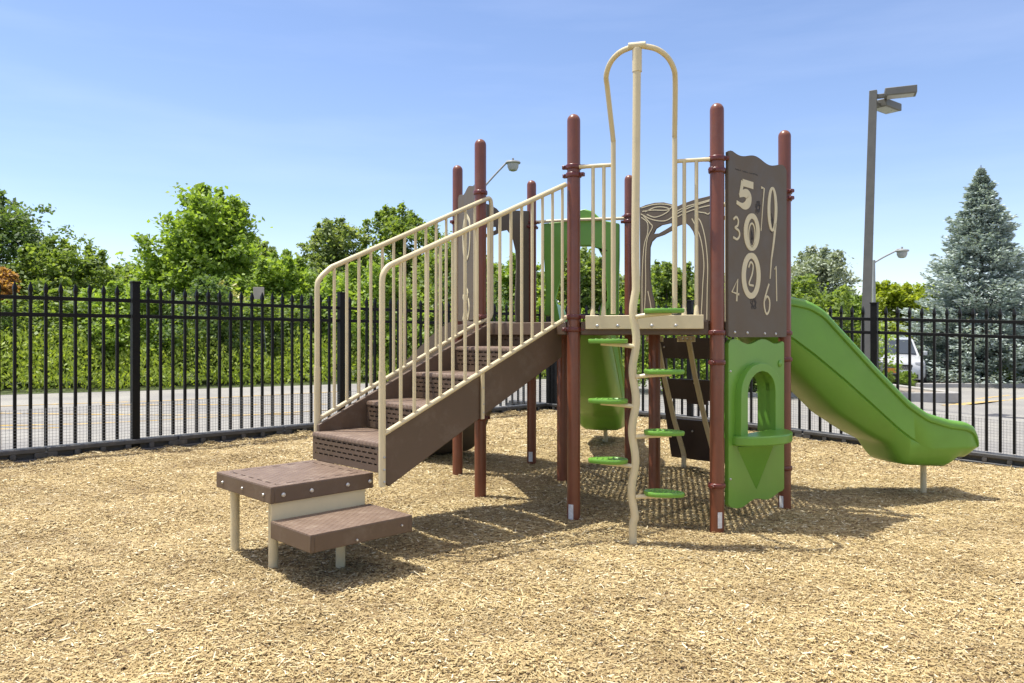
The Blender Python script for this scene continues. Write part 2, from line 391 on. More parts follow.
post(PJ, TOP, [(2.73, -15), (2.68, 225), (1.475, 0)], (gz(PJ)+.02, gz(PJ)+.13, 230, 280))
post(PL, TOP, [(2.70, -75), (1.475, -75), (2.62, 45)])
post(PK, TOP, [(2.73, -75), (1.62, -75), (.715, 30)])
post(PG, DZ-.04, []); post(PH, DZ-.04, [])

# deck: perforated plastic-coated steel sheets with a rim
poly = [PA, PB, PC, PD, PI_, PJ, PL, PK]
def inside(x, y, poly, m=0):
    n = len(poly); c = False; j = n-1
    for i in range(n):
        xi, yi, xj, yj = poly[i].x, poly[i].y, poly[j].x, poly[j].y
        if (yi > y) != (yj > y) and x < (xj-xi)*(y-yi)/(yj-yi)+xi: c = not c
        j = i
    return c
cu, cv_ = .0225, .030; n1 = int(4.6/cu); n2 = int(3.6/cv_); o0 = PA-u*1.2-v*1.5
def dh(i, j):
    P = o0+u*((i+.5)*cu)+v*((j+.5)*cv_)
    if not inside(P.x, P.y, poly): return True
    return (i % 2 == 1 and (j+(i//2) % 2) % 2 == 1)
deck = MB().plate(o0+V3(0, 0, DZ), u, v, n1*cu, n2*cv_, n1, n2, .012, (0, 0, 1), dh).build('deck', BROWN, play, smooth=False)
m = MB()
for i in range(8):
    a, b = poly[i], poly[(i+1) % 8]; d = (b-a).normalized()
    m.beam(a+d*.06+V3(0, 0, DZ-.055), b-d*.06+V3(0, 0, DZ-.055), .04, .105)
for k in (0, 1):
    pass
m.beam(PG+u*-1.03+V3(0,0,DZ-.06), PD-u*.06+V3(0,0,DZ-.06), .03, .09)
m.beam(PK+u*.06+V3(0,0,DZ-.062), PI_-u*.06+V3(0,0,DZ-.062), .03, .09)
m.beam(PG+v*.06+V3(0,0,DZ-.064), PH-v*.06+V3(0,0,DZ-.064), .03, .09)
for a, b in ((PG, PB), (PG, PC), (PH, PL), (PH, PJ)):
    d = (b-a).normalized(); m.beam(a+d*.06+V3(0,0,DZ-.066), b-d*.06+V3(0,0,DZ-.066), .03, .08)
m.build('deck_rim', BROWN, deck, bevel=.006)

# ---------------------------------------------------------------- stairs
KS = PK-v*.12                     # inner left corner of the flight at deck level
SW = .775
def S(t, w, z): return KS-u*t-v*w+V3(0, 0, z)       # t: down the flight, w: across towards post A
slope = .2035/.444
def strz(t): return DZ+.015-slope*t
sides = []
stair = None
for w0, w1 in ((-.035, -.005), (SW+.005, SW+.035)):
    prof = [(-.05, DZ-.005), (.0, DZ-.005), (1.70, strz(1.70)), (1.70, .49), (1.66, .455), (.20, 1.155), (-.05, 1.275)]
    mm = MB(); n = len(prof); vs = [S(t, w0, z) for t, z in prof]+[S(t, w1, z) for t, z in prof]
    fs = [tuple(range(n)), tuple(range(n, 2*n))[::-1]]+[(i, (i+1) % n, n+(i+1) % n, n+i) for i in range(n)]
    o = mm.add(vs, fs).build('stair_stringer', BROWN, play, bevel=.006)
    sides.append(o)
stair = sides[1]
def tread(n):
    z = DZ-.2035*n; t = -.04+.444*n; w = SW; mt = MB()
    # nosed top
    def hole_top(i, j): return False
    prof = [(t-.418, z-.02), (t-.418, z), (t-.02, z), (t-.006, z-.005), (t, z-.018), (t, z-.03), (t-.03, z-.03), (t-.05, z-.02)]
    wa = -.034 if n == 4 else 0; w = SW+.034 if n == 4 else SW
    k = len(prof); vs = [S(a, wa if a > t-.021 else 0, h) for a, h in prof]+[S(a, w if a > t-.021 else SW, h) for a, h in prof]
    mt.add(vs, [tuple(range(k)), tuple(range(k, 2*k))[::-1]]+[(i, (i+1) % k, k+(i+1) % k, k+i) for i in range(k)])
    nx = 49; ny = 15
    def hr(i, j):
        if i < 2 or i > nx-3 or j < 3: return False
        r = j-3
        return r % 3 != 0 and r % 3 != 2 and ((i+(2 if (r//3) % 2 else 0)) % 4) in (1, 2, 3) if j < ny-1 else False
    o = mt.build('tread', GRIP, stair, ang=30); mt = MB()
    mt.plate(S(t-.004, wa, z-.2), -v, (0, 0, 1), w-wa, .172, nx, ny, .012, -u, hr)
    mt.build('riser', BROWN, stair, ang=30)
    o2 = MB().plate(S(t-.020, .02, z-.195), -v, (0, 0, 1), w-.04, .165, 2, 2, .006, -u, lambda i, j: False).build('riser_backing', BROWN, stair)
    return o
for n in range(0, 5): tread(n)
# handrails
def rail_side(wb, endp, right):
    T0 = 1.735 if right else 1.68
    base = S(T0, wb, 0)
    def Q(t):      # plan line of the rail from the bottom post up to its end
        k = 1-t/T0; return base*(1-k)+endp*k
    zt = lambda t: 1.925+(1.58-t)*.447+.03; zb = lambda t: strz(t)+.02
    m = MB()
    P = lambda t, z: V3(Q(t).x, Q(t).y, z)
    low = P(T0, .47) if right else P(T0, .60)
    pts = [low, P(T0, .9), P(T0, 1.5), P(T0, 1.80)]+smooth_path([P(T0, 1.82), P(T0-.012, 1.86), P(T0-.05, 1.905), P(T0-.12, zt(T0-.12))], 4)[1:]
    tE = 0.03 if right else .02
    pts += [P(t, zt(t)) for t in (1.2, .8, .4)]
    if right: pts += [P(.10, zt(.10)), P(tE, zt(.04)+.004)]
    else: pts += [P(-.02, zt(-.02))]+smooth_path([P(-.05, zt(-.045)), P(-.07, zt(-.05)-.02), P(-.08, zt(-.05)-.07)], 4)+[P(-.08, 1.67)]+smooth_path([P(-.08, 1.65), P(-.06, 1.61), P(-.02, 1.595)], 4)
    m.tube(pts, .0195, 14)
    lo = [P(T0, zb(T0)), P(1.2, zb(1.2)), P(.6, zb(.6)), P(.12, zb(.12))]
    if right: lo += [P(.08, zb(.09)+.004), P(.02, 1.60)]
    else: lo += [P(-.02, 1.595)]
    m.tube(lo, .017, 12)
    for k in range(15):
        t = T0-.145-.109*k
        if t < .02: continue
        m.tube([P(t, zb(t)), P(t, zt(t))], .0118, 10)
    m.tube([P(T0, .47 if right else .60), P(T0, 1.22)], .0235, 14)
    hr = m.build('handrail', BEIGE, stair if right else sides[0])
    if right:
        for z in (.50, .58, .66):
            MB().lathe([(.008, 0), (.008, .006), (.003, .008)], P(T0, z)-v*.023, 10, -v).build('bolt', STEEL, stair)
    return hr
endA = PA - V3(.045, 0, 0)
rail_side(SW+.062, endA, True)
rail_side(-.062, KS+v*.062, False)
m = MB(); t = .84
m.beam(S(t, SW+.052, strz(t)), S(t, SW+.052, .84), .028, .016, v); m.build('stair_bracket', BEIGE, stair, bevel=.003)
for z in (.89, .95, 1.07):
    MB().lathe([(.006, 0), (.006, .005), (.002, .007)], S(t, SW+.061, z), 8, -v).build('bolt', STEEL, stair)

# ---------------------------------------------------------------- entry platform and low step
Pc = S(1.735, -.012, 0)
pl_w, pl_l, pz = .745, .725, .548
def slots(nx, ny, border):
    def f(i, j):
        ii, jj = min(i, nx-1-i), min(j, ny-1-j)
        if border:
            if jj == 5 and ii >= 5: return (i % 9) in (2, 3, 4, 5, 6)
            if ii == 5 and jj >= 5: return (j % 9) in (2, 3, 4, 5, 6)
        return False
    return f
m = MB()
m.plate(Pc-u*pl_l-v*pl_w+V3(0, 0, pz), u, v, pl_l, pl_w, 58, 60, .02, (0, 0, 1), slots(58, 60, True))
plat = m.build('platform', GRIP, play, smooth=False)
m = MB()
c0 = Pc-u*pl_l/2-v*pl_w/2
for sgn in (-1, 1):
    m.box(c0+u*sgn*(pl_l/2-.012)+V3(0, 0, pz-.052), (.028, pl_w+.004, .098), (u, v, V3(0,0,1)))
    m.box(c0+v*sgn*(pl_w/2-.012)+V3(0, 0, pz-.0525), (pl_l+.008-.056, .028, .097), (u, v, V3(0,0,1)))
m.box(c0+V3(0, 0, pz-.085), (pl_l-.06, pl_w-.06, .01), (u, v, V3(0,0,1)))
m.build('platform_skirt', BROWN, plat, bevel=.005)
def bolt(p, d, par, r=.014):
    MB().lathe([(r, 0), (r, .003), (r*.7, .008), (r*.3, .009)], p, 12, d).build('bolt', STEEL, par)
for k in (.08, .27, .53, .70):
    bolt(Pc-u*(pl_l-k)-v*(pl_w+.003)+V3(0, 0, pz-.055), -v, plat)
for k in (.10, .38, .66):
    bolt(Pc-u*(pl_l+.003)-v*k+V3(0, 0, pz-.055), -u, plat, .010)
P1 = Pc-u*pl_l; P2 = P1-v*pl_w
def leg(p, z, par):
    return MB().tube([V3(p.x, p.y, gz(p)-.1), V3(p.x, p.y, z)], .03, 18).build('leg', BEIGE, par)
leg(P1+u*.11-v*.035, pz-.09, plat); leg(P2+u*.13+v*.22, pz-.09, plat); leg(P1+u*.60-v*.10, pz-.09, plat)
# low step off the right side of the platform
sz, sl, sd = .346, .70, .455
m = MB(); s0 = P2-v*.0
m.plate(s0-v*sd+V3(0, 0, sz), u, v, sl, sd, 4, 4, .02, (0, 0, 1), lambda i, j: False)
step = m.build('step', GRIP, play, smooth=False)
m = MB(); cs = s0+u*sl/2-v*sd/2
for sgn in (-1, 1):
    m.box(cs+u*sgn*(sl/2-.012)+V3(0, 0, sz-.052), (.028, sd+.004, .099), (u, v, V3(0,0,1)))
    m.box(cs+v*sgn*(sd/2-.012)+V3(0, 0, sz-.0525), (sl+.008-.056, .028, .098), (u, v, V3(0,0,1)))
m.box(cs+V3(0, 0, sz-.085), (sl-.06, sd-.06, .01), (u, v, V3(0,0,1)))
m.build('step_skirt', BROWN, step, bevel=.006)
MB().box(P2+u*.345+v*.025+V3(0, 0, .40), (.665, .012, .125), (u, v, V3(0,0,1))).build('step_riser', BEIGE, step, bevel=.003)
leg(s0+u*.44-v*.06, sz-.09, step)
bolt(s0+u*.30-v*(sd+.003)+V3(0, 0, sz-.08), -v, step, .008)
bolt(s0+u*.62-v*(sd+.003)+V3(0, 0, sz-.05), -v, step, .008)

# ---------------------------------------------------------------- front climber opening between posts A and B
AB = frame(PA, PB, V3(-.27, -1))
e, nAB = AB[1], AB[2]
mid = (PA+PB)/2
def W(a, o, z): return PA+e*a+nAB*o+V3(0, 0, z)
bar = MB()
aL, aR = s_*.2915, s_*.718
zr = 2.783
for a0, a1 in ((.05, aL), (aR, s_-.05)):
    bar.tube([W(a0, .03, zr), W(a1, .03, zr)], .0155, 12)
for a in (.155+.005, .235+.01, .835+.025, .925+.025):
    bar.tube([W(a, .03, 1.64), W(a, .03, zr)], .0145, 12)
    bar.tube([W(a, .05, 1.60), W(a, .045, 1.64), W(a, .032, 1.68)], [.021, .0185, .0145], 10)
br = bar.build('barrier', BEIGE, play)
for a in (aL, aR): pass
pm = MB().beam(W(s_*.097, .062, 1.556), W(s_*.913, .062, 1.556), .02, .106)
plate_ = pm.build('entry_plate', BEIGE, play, bevel=.004)
for a in (.20, .36, .62, .80): bolt(W(a, .073, 1.528), nAB, plate_, .013)
hc = W((aL+aR)/2, 0, 0); hw = (aR-aL)/2
arch = []
def AP(w, o, z): return hc+e*w+nAB*o+V3(0, 0, z)
for sg in (-1, 1):
    pth = [AP(sg*hw, .04, 1.62), AP(sg*hw, .04, 2.2), AP(sg*hw, .04, 2.9), AP(sg*hw, .055, 2.98), AP(sg*(hw+.008), .14, 3.14), AP(sg*(hw+.016), .25, 3.32), AP(sg*(hw+.012), .33, 3.385), AP(sg*(hw-.03), .395, 3.455), AP(sg*(hw-.105), .455, 3.50), AP(sg*.03, .505, 3.515)]
    arch.append(MB().tube(smooth_path(pth, 6), .0195, 14))
mm = MB()
for a in arch: mm.add(a.v, a.f)
mm.tube([AP(-.06, .508, 3.517), AP(.06, .508, 3.517)], .026, 14)
mm.build('loop_handrail', BEIGE, play)
# wavy pole with foot pads
pb = V3(.858, 5.52)
pb.z = 0
ptop = AP(0, .508, 0)
pts = [V3(pb.x, pb.y, gz(pb)-.1), V3(pb.x, pb.y, .10)]
for k in range(34):
    z = .16+.05*k; ph = (z-.353)/.426*2*math.pi
    amp = .013 if z < 1.7 else .013*max(0, 1-(z-1.7)/.25)
    k2 = z/3.5; c = V3(pb.x*(1-k2)+ptop.x*k2, pb.y*(1-k2)+ptop.y*k2, z)
    pts.append(c - e*amp*math.cos(ph))
pts += [V3(pb.x*.4+ptop.x*.6, pb.y*.4+ptop.y*.6, 2.1), V3(pb.x*.2+ptop.x*.8, pb.y*.2+ptop.y*.8, 2.8), V3(ptop.x, ptop.y, 3.50)]
pole = MB().tube(smooth_path(pts, 3), .0285, 18).build('climbing_pole', BEIGE, play)
MB().lathe([(.034, -.08), (.034, .08)], V3(ptop.x, ptop.y, 3.41), 18).build('pole_sleeve', BEIGE, pole)
def pad(z, sg, tilt):
    c = V3(pb.x, pb.y, 0)+e*.022
    d = (e*sg*1.0+nAB*(.10)).normalized(); q = V3(-d.y, d.x)
    MB().tube([c+V3(0, 0, z-.045), c+d*.10+V3(0, 0, z-.032), c+d*.25+V3(0, 0, z-.024)], [.016, .016, .012], 10).build('pad_arm', BEIGE, pole)
    outl = []
    for k in range(40):
        a = 2*math.pi*k/40; rx = .142; ry = .085*(1-.22*math.cos(a))
        outl.append((.198+rx*math.cos(a), ry*math.sin(a)*(1.0+.05*math.cos(3*a))))
    vs = []; rings = [(-.022, .90), (-.020, .97), (-.008, 1.0), (.004, 1.0), (.010, .96), (.010, .86), (.005, .82), (.005, .0)]
    for h, k in rings:
        for x, y in outl: vs.append(c+d*(.198+(x-.198)*k)+q*y*k+V3(0, 0, z+h))
    n = 40; fs = [(i*n+k, i*n+(k+1) % n, (i+1)*n+(k+1) % n, (i+1)*n+k) for i in range(len(rings)-2) for k in range(n)]
    fs += [tuple(range(n))[::-1], tuple((len(rings)-2)*n+k for k in range(n))]
    m = MB().add(vs[:-n], fs)
    p = m.build('foot_pad', GREEN, pole)
    r = MB()
    for x0 in (.12, .16, .20, .24, .28): r.box(c+d*x0+V3(0, 0, z+.008), (.014, .10, .010), (d, q, V3(0, 0, 1)))
    bm = r.build('pad_ribs', GREEN, pole, bevel=.003)
for k in range(7):
    pad(.353+.213*k, 1 if k % 2 == 0 else -1, 0)

# ---------------------------------------------------------------- number panel between B and C
BC = frame(PB, PC, V3(.7, -.7), .062)
def outline_box(fr, a0, a1, z0, z1, wav=.022, n=24, topw=True, botw=False, ph=0, nw=2):
    pts = []
    for k in range(n+1):
        x = k/n; z = z1+(wav*math.sin(x*nw*2*math.pi+ph) if topw else 0)
        if k == 0 or k == n: z -= .03
        if k == 1 or k == n-1: z -= .008
        pts.append((a0+(a1-a0)*x, z))
    for k in range(n+1):
        x = 1-k/n; z = z0+(wav*math.sin(x*nw*2*math.pi+ph) if botw else 0)
        if k == 0 or k == n: z += .01
        pts.append((a0+(a1-a0)*x, z))
    return pts
a0, a1 = .040, .985
npan = MB().prism([outline_box(BC, a0, a1, 1.44, 2.855, .018, 30, ph=2.4)], BC, -.012, .012).build('number_panel', PANEL, play, bevel=.004)
c1 = lambda x, y: pp(715+x/6.21, 140+y/6.21, (BC[0]+BC[2]*.012, BC[1], BC[2]))
c2 = lambda x, y: pp(715+x/6.21, 240+y/6.21, (BC[0]+BC[2]*.012, BC[1], BC[2]))
def stroke(pts, w, closed=False, sm=True, name='numeral', fr=BC, mat=CREAM, par=None, d=(.010, .0155)):
    if sm:
        q = [Vector((a, z, 0)) for a, z in pts]
        if closed: q = q+[q[0]]
        sp = smooth_path(q, 6)
        if closed: sp = sp[:-1]
        pts = [(p.x, p.y) for p in sp]
    if callable(w): w = [w(i/(len(pts)-1)) for i in range(len(pts))]
    return MB().ribbon(pts, w, fr, d[0], d[1], closed).build(name, mat, par or npan, smooth=False)
def ell(f, cx, cy, rx, ry, n=28):
    return [f(cx+rx*math.sin(2*math.pi*k/n), cy-ry*math.cos(2*math.pi*k/n)) for k in range(n)]
# 5
m5 = MB()
p = [c1(232, 282), c1(185, 268)]; m5.ribbon([c1(236, 284), c1(170, 264)], .055, BC, .010, .0155)
m5.ribbon([c1(170, 255), c1(158, 338)], .040, BC, .010, .0153)
q = smooth_path([Vector((*c1(150, 345), 0)), Vector((*c1(185, 330), 0)), Vector((*c1(207, 352), 0)), Vector((*c1(203, 392), 0)), Vector((*c1(176, 410), 0)), Vector((*c1(133, 386), 0))], 6)
m5.ribbon([(t_.x, t_.y) for t_ in q], [.03+.055*math.sin(math.pi*min(1, i/(len(q)-1)*1.1)) for i in range(len(q))], BC, .010, .0150)
m5.build('numeral', CREAM, npan, smooth=False)
stroke([c1(113, 492), c1(130, 478), c1(143, 500), c1(139, 530), c1(124, 545), c1(145, 562), c1(151, 592), c1(136, 616), c1(112, 604)], .017)       # 3
stroke([c1(286, 295), c1(304, 301), c1(296, 400), c1(284, 565)], lambda t: .020-.012*t, sm=False)      # 7
# 9
stroke(ell(c1, 355, 430, 22, 130), lambda t: .022+.024*abs(math.sin(2*math.pi*t)), closed=True)
stroke([c1(374, 520), c1(366, 610), c1(356, 690), c2(348, 130), c2(341, 240)], lambda t: .034-.022*t)
# 8 with rings and a 2 inside
stroke(ell(c1, 227, 572, 38, 100), lambda t: .040+.018*abs(math.sin(2*math.pi*t)), closed=True)
stroke(ell(c1, 227, 590, 20, 72), .014, closed=True)
stroke(ell(c2, 223, 222, 46, 125), lambda t: .044+.020*abs(math.sin(2*math.pi*t)), closed=True)
stroke([c2(207, 170), c2(220, 138), c2(235, 160), c2(228, 215), c2(210, 272), c2(238, 284)], .016)       # 2
stroke([c2(133, 380), c2(139, 245), c2(104, 322), c2(148, 338)], .017, sm=False)          # 4
stroke([c2(334, 272), c2(318, 325), c2(304, 385), c2(310, 440), c2(322, 460), c2(336, 430), c2(337, 375), c2(322, 350), c2(306, 375)], .017)   # 6
stroke([c2(369, 182), c2(378, 162), c2(382, 380)], .013, sm=False)            # 1
# engraved script line and insect drawings
rr = random.Random(3)
def scribble(f, x0, x1, y0, y1, n, amp, w, seed=1):
    r = random.Random(seed); pts = []
    for k in range(n):
        t = k/(n-1); pts.append(f(x0+(x1-x0)*t+r.uniform(-1, 1)*2, y0+(y1-y0)*t+(amp if k % 2 else -amp)*r.uniform(.3, 1)))
    return pts
for (x0, x1) in ((125, 160), (172, 205), (214, 265)):
    yy = lambda x: 180+(x-125)*.27
    stroke(scribble(c1, x0, x1, yy(x0), yy(x1), int((x1-x0)/4), 5, 0, x0), .0045, name='engraved_text', mat=ENGR, d=(.010, .0135), sm=False)
for (f, cx, cy, rx, ry, sd) in ((c1, 268, 420, 26, 50, 1), (c1, 353, 525, 15, 70, 2), (c2, 240, 395, 28, 55, 3), (c1, 228, 600, 11, 45, 4)):
    r = random.Random(sd); pts = []
    for k in range(17):
        a = k*2.4; q_ = .35+.65*r.random(); pts.append(f(cx+rx*q_*math.cos(a), cy+ry*q_*math.sin(a)))
    stroke(pts, .0032, name='engraved_insect', mat=ENGR, d=(.010, .0135))
for x, y in ((122, 573), (200, 576), (308, 581), (376, 583)):
    a, z = c2(x, y); bolt(BC[0]+BC[1]*a+BC[2]*.012+V3(0, 0, z), BC[2], npan, .012)
MB().tube([PB+u*.10+BC[2]*.02+V3(0,0,1.5), PB+u*.10+BC[2]*.02+V3(0,0,2.72)], .010, 10).build('panel_rod', BEIGE, npan)

# ---------------------------------------------------------------- green play panel with arch window and shelf
GF = frame(PB, PC, V3(.7, -.7), .045)
out = []
n = 30
for k in range(n+1):
    x = k/n; z = 1.405+.020*math.sin(x*2*2*math.pi+.4); out.append((.075+.905*x, z-(.02 if k in (0, n) else 0)))
for k in range(n+1):
    x = 1-k/n; z = .135+.018*math.sin(x*2*2*math.pi+2.2)
    out.append((.075+.905*x, z+(.02 if k in (0, n) else 0)))
ac, hwid, zb_, zs = .505, .225, .665, 1.00
arc = [(ac-hwid, zb_), (ac-hwid, zs)]+[(ac-hwid*math.cos(R(t)), zs+.17*math.sin(R(t))) for t in range(12, 169, 12)]+[(ac+hwid, zs), (ac+hwid, zb_)]
gp = MB().prism([out, arc[::-1]], GF, -.022, .010).build('play_panel', GREEN, play, bevel=.010)
rim_o = [(ac-hwid-.11, zb_-.01), (ac-hwid-.10, zs)]+[(ac-(hwid+.10)*math.cos(R(t)), zs+.235*math.sin(R(t))) for t in range(10, 171, 10)]+[(ac+hwid+.10, zs), (ac+hwid+.11, zb_-.01)]
MB().prism([rim_o+arc[::-1]], GF, -.10, .06).build('window_rim', GREEN, gp, bevel=.03)
m = MB(); zsf = .665; K = []
for k in range(17):
    x = k/16; K.append((ac-.37+.74*x, .06+.20*math.sin(math.pi*x)**.6))
top = [GF[0]+GF[1]*a+GF[2]*d+V3(0, 0, zsf+.02) for a, d in K]; bot = [p-V3(0, 0, .075) for p in top]
bk = [GF[0]+GF[1]*(ac-.37)+V3(0,0,zsf+.02), GF[0]+GF[1]*(ac+.37)+V3(0,0,zsf+.02)]; bkb = [p-V3(0,0,.075) for p in bk]
allv = top+[bk[1], bk[0]]+bot+[bkb[1], bkb[0]]; kk = len(top)+2
m.add(allv, [tuple(range(kk)), tuple(range(kk, 2*kk))[::-1]]+[(i, (i+1) % kk, kk+(i+1) % kk, kk+i) for i in range(kk)])
m.build('shelf', GREEN, gp, bevel=.012)
m = MB(); tipa = GF[0]+GF[1]*ac+GF[2]*.01+V3(0, 0, .22)
t3 = [GF[0]+GF[1]*(ac-.31)+GF[2]*.008+V3(0, 0, .595), GF[0]+GF[1]*(ac+.31)+GF[2]*.008+V3(0, 0, .595), GF[0]+GF[1]*ac+GF[2]*.16+V3(0, 0, .595), tipa]
m.add(t3, [(0, 2, 3), (2, 1, 3), (0, 1, 2), (0, 3, 1)]).build('shelf_bracket', GREEN, gp, smooth=False, bevel=.006)
MB().lathe([(.03, 0), (.03, .006), (.02, .012)], GF[0]+GF[1]*.90+GF[2]*.010+V3(0, 0, 1.22), 20, GF[2]).build('knob', GREEN, gp)
for z in (.36, 1.18):
    bolt(GF[0]+GF[1]*.10+GF[2]*.010+V3(0, 0, z), GF[2], gp, .010)

# ---------------------------------------------------------------- tree-shaped arch panels (D-I and L-J)
ID = frame(PI_, PD, V3(.7, .7), 0)
c4 = lambda x, y: pp(620+x/4.55, 190+y/4.55, ID)
outer = [(92, 80), (120, 68), (160, 58), (200, 56), (235, 64), (255, 78), (290, 62), (340, 44), (390, 32), (430, 22), (436, 60), (436, 600), (352, 600), (345, 520), (350, 400), (354, 300), (350, 240), (335, 190), (318, 165), (300, 150), (262, 165), (237, 185), (200, 205), (165, 217), (146, 236), (138, 262), (137, 330), (138, 400), (145, 460), (155, 500), (160, 540), (162, 600), (94, 600)]
hole = [(154, 200), (165, 177), (190, 161), (237, 150), (237, 163), (210, 180), (180, 197)]
def smooth_loop(pts, keep):
    return pts
lo_ = [c4(*p) for p in outer]; lh = [c4(*p) for p in hole]
tp = MB().prism([lo_, lh], ID, -.011, .011).build('tree_panel', PANEL, play, bevel=.003)
lines = [[(100, 82), (160, 66), (215, 66), (240, 76), (215, 92), (150, 92), (105, 98)],
         [(118, 100), (160, 80), (200, 78), (228, 90), (200, 112), (160, 124), (125, 112)],
         [(98, 110), (150, 135), (210, 140), (260, 110), (320, 80), (410, 50)],
         [(100, 125), (128, 150), (128, 200), (112, 260), (104, 400), (104, 590)],
         [(110, 118), (140, 152), (150, 170), (128, 220), (120, 300), (120, 440), (112, 590)],
         [(240, 110), (300, 78), (360, 60), (415, 44)], [(250, 130), (310, 100), (370, 80), (415, 70)],
         [(330, 130), (350, 170), (372, 230), (385, 330), (380, 430), (372, 590)],
         [(345, 115), (372, 150), (392, 230), (402, 340), (400, 460), (398, 590)], [(360, 100), (400, 110), (420, 150), (425, 590)],
         [(130, 460), (142, 520), (150, 590)]]
for ln in lines:
    P = [c4(*p) for p in ln]; stroke(P, .010, name='carved_line', fr=ID, par=tp, d=(-.0135, -.0105))
# same panel on the L-J side, turned so that its heavy trunk stands beside post J
def frame_matrix(fr):
    o, ax, nn = fr; return Matrix(((ax.x, nn.x, 0, o.x), (ax.y, nn.y, 0, o.y), (0, 0, 1, 0), (0, 0, 0, 1)))
JL = frame(PL, PJ, V3(-.7, .7), 0)
o1 = ORG[play.name]
Mloc = Matrix.Translation(-o1) @ frame_matrix(JL) @ frame_matrix(ID).inverted() @ Matrix.Translation(o1)
c_ = tp.copy(); C.objects.link(c_); c_.parent = play; c_.matrix_local = Mloc; ORG[c_.name] = o1

# ---------------------------------------------------------------- picture panel K-L (seen from the deck side)
KL = frame(PK, PL, V3(-.97, -.25), .0)
kp = MB().prism([outline_box(KL, .07, 1.03, 1.60, 2.86, .018, 30, ph=2.4)], KL, -.011, .011).build('picture_panel', PANEL, play, bevel=.003)
f8 = lambda x, y: pp(440+x/3.79, 180+y/3.79, KL)
stroke([f8(*p) for p in ((106, 135), (117, 160), (119, 215), (114, 280), (104, 300), (95, 280), (92, 215), (96, 160))], .035, closed=True, fr=KL, par=kp, name='carved_ring', d=(.010, .016))
for pth in (((104, 380), (98, 420), (106, 450), (97, 500), (92, 530)), ((98, 400), (110, 430), (104, 470), (108, 520)), ((92, 440), (100, 470), (96, 520)), ((112, 450), (116, 490), (110, 530))):
    stroke([f8(*p) for p in pth], .035, fr=KL, par=kp, name='carved_plant', d=(.010, .016))

# ---------------------------------------------------------------- slides
def slide_mesh():
    CDm = (PC+PD)/2; ed = V3(*(PC-PD).yx); 
    ax = (PD-PC).normalized(); nn = V3(ax.y, -ax.x)      # outward to the right
    near = CDm-ax*.31
    def tz(px, py):
        m_ = (px-CX)/FPX; t = (m_*near.y-near.x)/(nn.x-m_*nn.y); Y = near.y+nn.y*t
        return t, CZ-(py-HY)/FPX*Y
    topp = [(-.04, 1.83)]+[tz(*p) for p in ((794, 297), (810, 300.5), (824, 309), (835.5, 322), (874, 364), (908, 399), (928, 413), (951, 420), (967, 422), (975, 426), (980.5, 434), (983.5, 446))]
    botp = [(-.04, 1.46)]+[tz(*p) for p in ((793.5, 364), (813.7, 384.5), (847, 418), (877.6, 438), (896, 447), (901, 455), (907, 465), (913, 467.5), (953, 469), (959, 466), (965, 459), (974, 459.8), (980, 457.5), (984, 452))]
    T = np.linspace(-.04, topp[-1][0]-.020, 110)
    zt = np.interp(T, [p[0] for p in topp], [p[1] for p in topp]); zb = np.interp(T, [p[0] for p in botp], [p[1] for p in botp])
    crp = [tz(*p) for p in ((793.5, 339), (815, 355), (845, 380), (874, 406), (898, 428), (912, 439), (922, 445), (933, 449))]
    CRt = [-.04]+[p[0] for p in crp]+[2.5]; CRz = [crp[0][1]+.13]+[p[1] for p in crp]+[crp[-1][1]]
    def sm(a, n=2):
        for _ in range(n): a = np.concatenate([[a[0]], (a[:-2]+a[1:-1]*2+a[2:])/4, [a[-1]]])
        return a
    zt = sm(zt, 4); zb = sm(zb, 3)
    fl = np.interp(T, [-.04, .3, 1.0, 1.5, 2.0, 2.4], [.10, .34, .17, .16, .20, .20])
    rows = []
    TE = T[-1]
    for t, a, b, f in zip(T, zt, zb, fl):
        H = a-b; fz = min(b+f, a-.10)
        # flare of the lower skirt narrows in plan at the foot
        cz_ = max(float(np.interp(t, CRt, CRz)), b+.062); gd = min(1, max(0, (1.80-t)/.4)); gd = gd*gd*(3-2*gd)
        endk = max(0, (t-(TE-.16))/.16); w = .31-.05*endk**2
        sec = [(-w+.03, a), (-w-.004, a-.010), (-w-.020, a-.04), (-w-.016, a-.075), (-w+.004, a-.088), (-w-.004, cz_+.012), (-w-.004+.018*gd, cz_), (-w+.002, cz_-.015), (-w+.05, b+.05), (-w+.11, b+.008), (0, b), (w-.11, b+.008), (w-.05, b+.05), (w-.002, cz_-.015), (w+.004-.018*gd, cz_), (w+.004, cz_+.012), (w-.004, a-.088), (w+.016, a-.075), (w+.020, a-.04), (w+.004, a-.010), (w-.03, a), (w-.055, a-.012), (w-.065, a-.05), (w-.10, fz+.04), (w-.17, fz), (0, fz-.012), (-w+.17, fz), (-w+.10, fz+.04), (-w+.065, a-.05), (-w+.055, a-.012)]
        rows.append([V3(t, y, z) for y, z in sec])
    n = len(rows[0]); vs = [p for r_ in rows for p in r_]
    fs = [(i*n+k, i*n+(k+1) % n, (i+1)*n+(k+1) % n, (i+1)*n+k) for i in range(len(rows)-1) for k in range(n)]
    fs += [tuple(range(n))[::-1], tuple((len(rows)-1)*n+k for k in range(n))]
    return vs, fs
def place(p, q, outw):
    c = (p+q)/2; ax = (q-p).normalized(); nn = V3(ax.y, -ax.x)
    if nn.dot(outw) < 0: nn = -nn
    w_ = V3(-nn.y, nn.x)
    return Matrix(((nn.x, w_.x, 0, c.x), (nn.y, w_.y, 0, c.y), (0, 0, 1, 0), (0, 0, 0, 1)))
vs, fs = slide_mesh()
M1 = place(PC, PD, V3(1, .2)); M2 = place(PJ, PI_, V3(.2, 1))
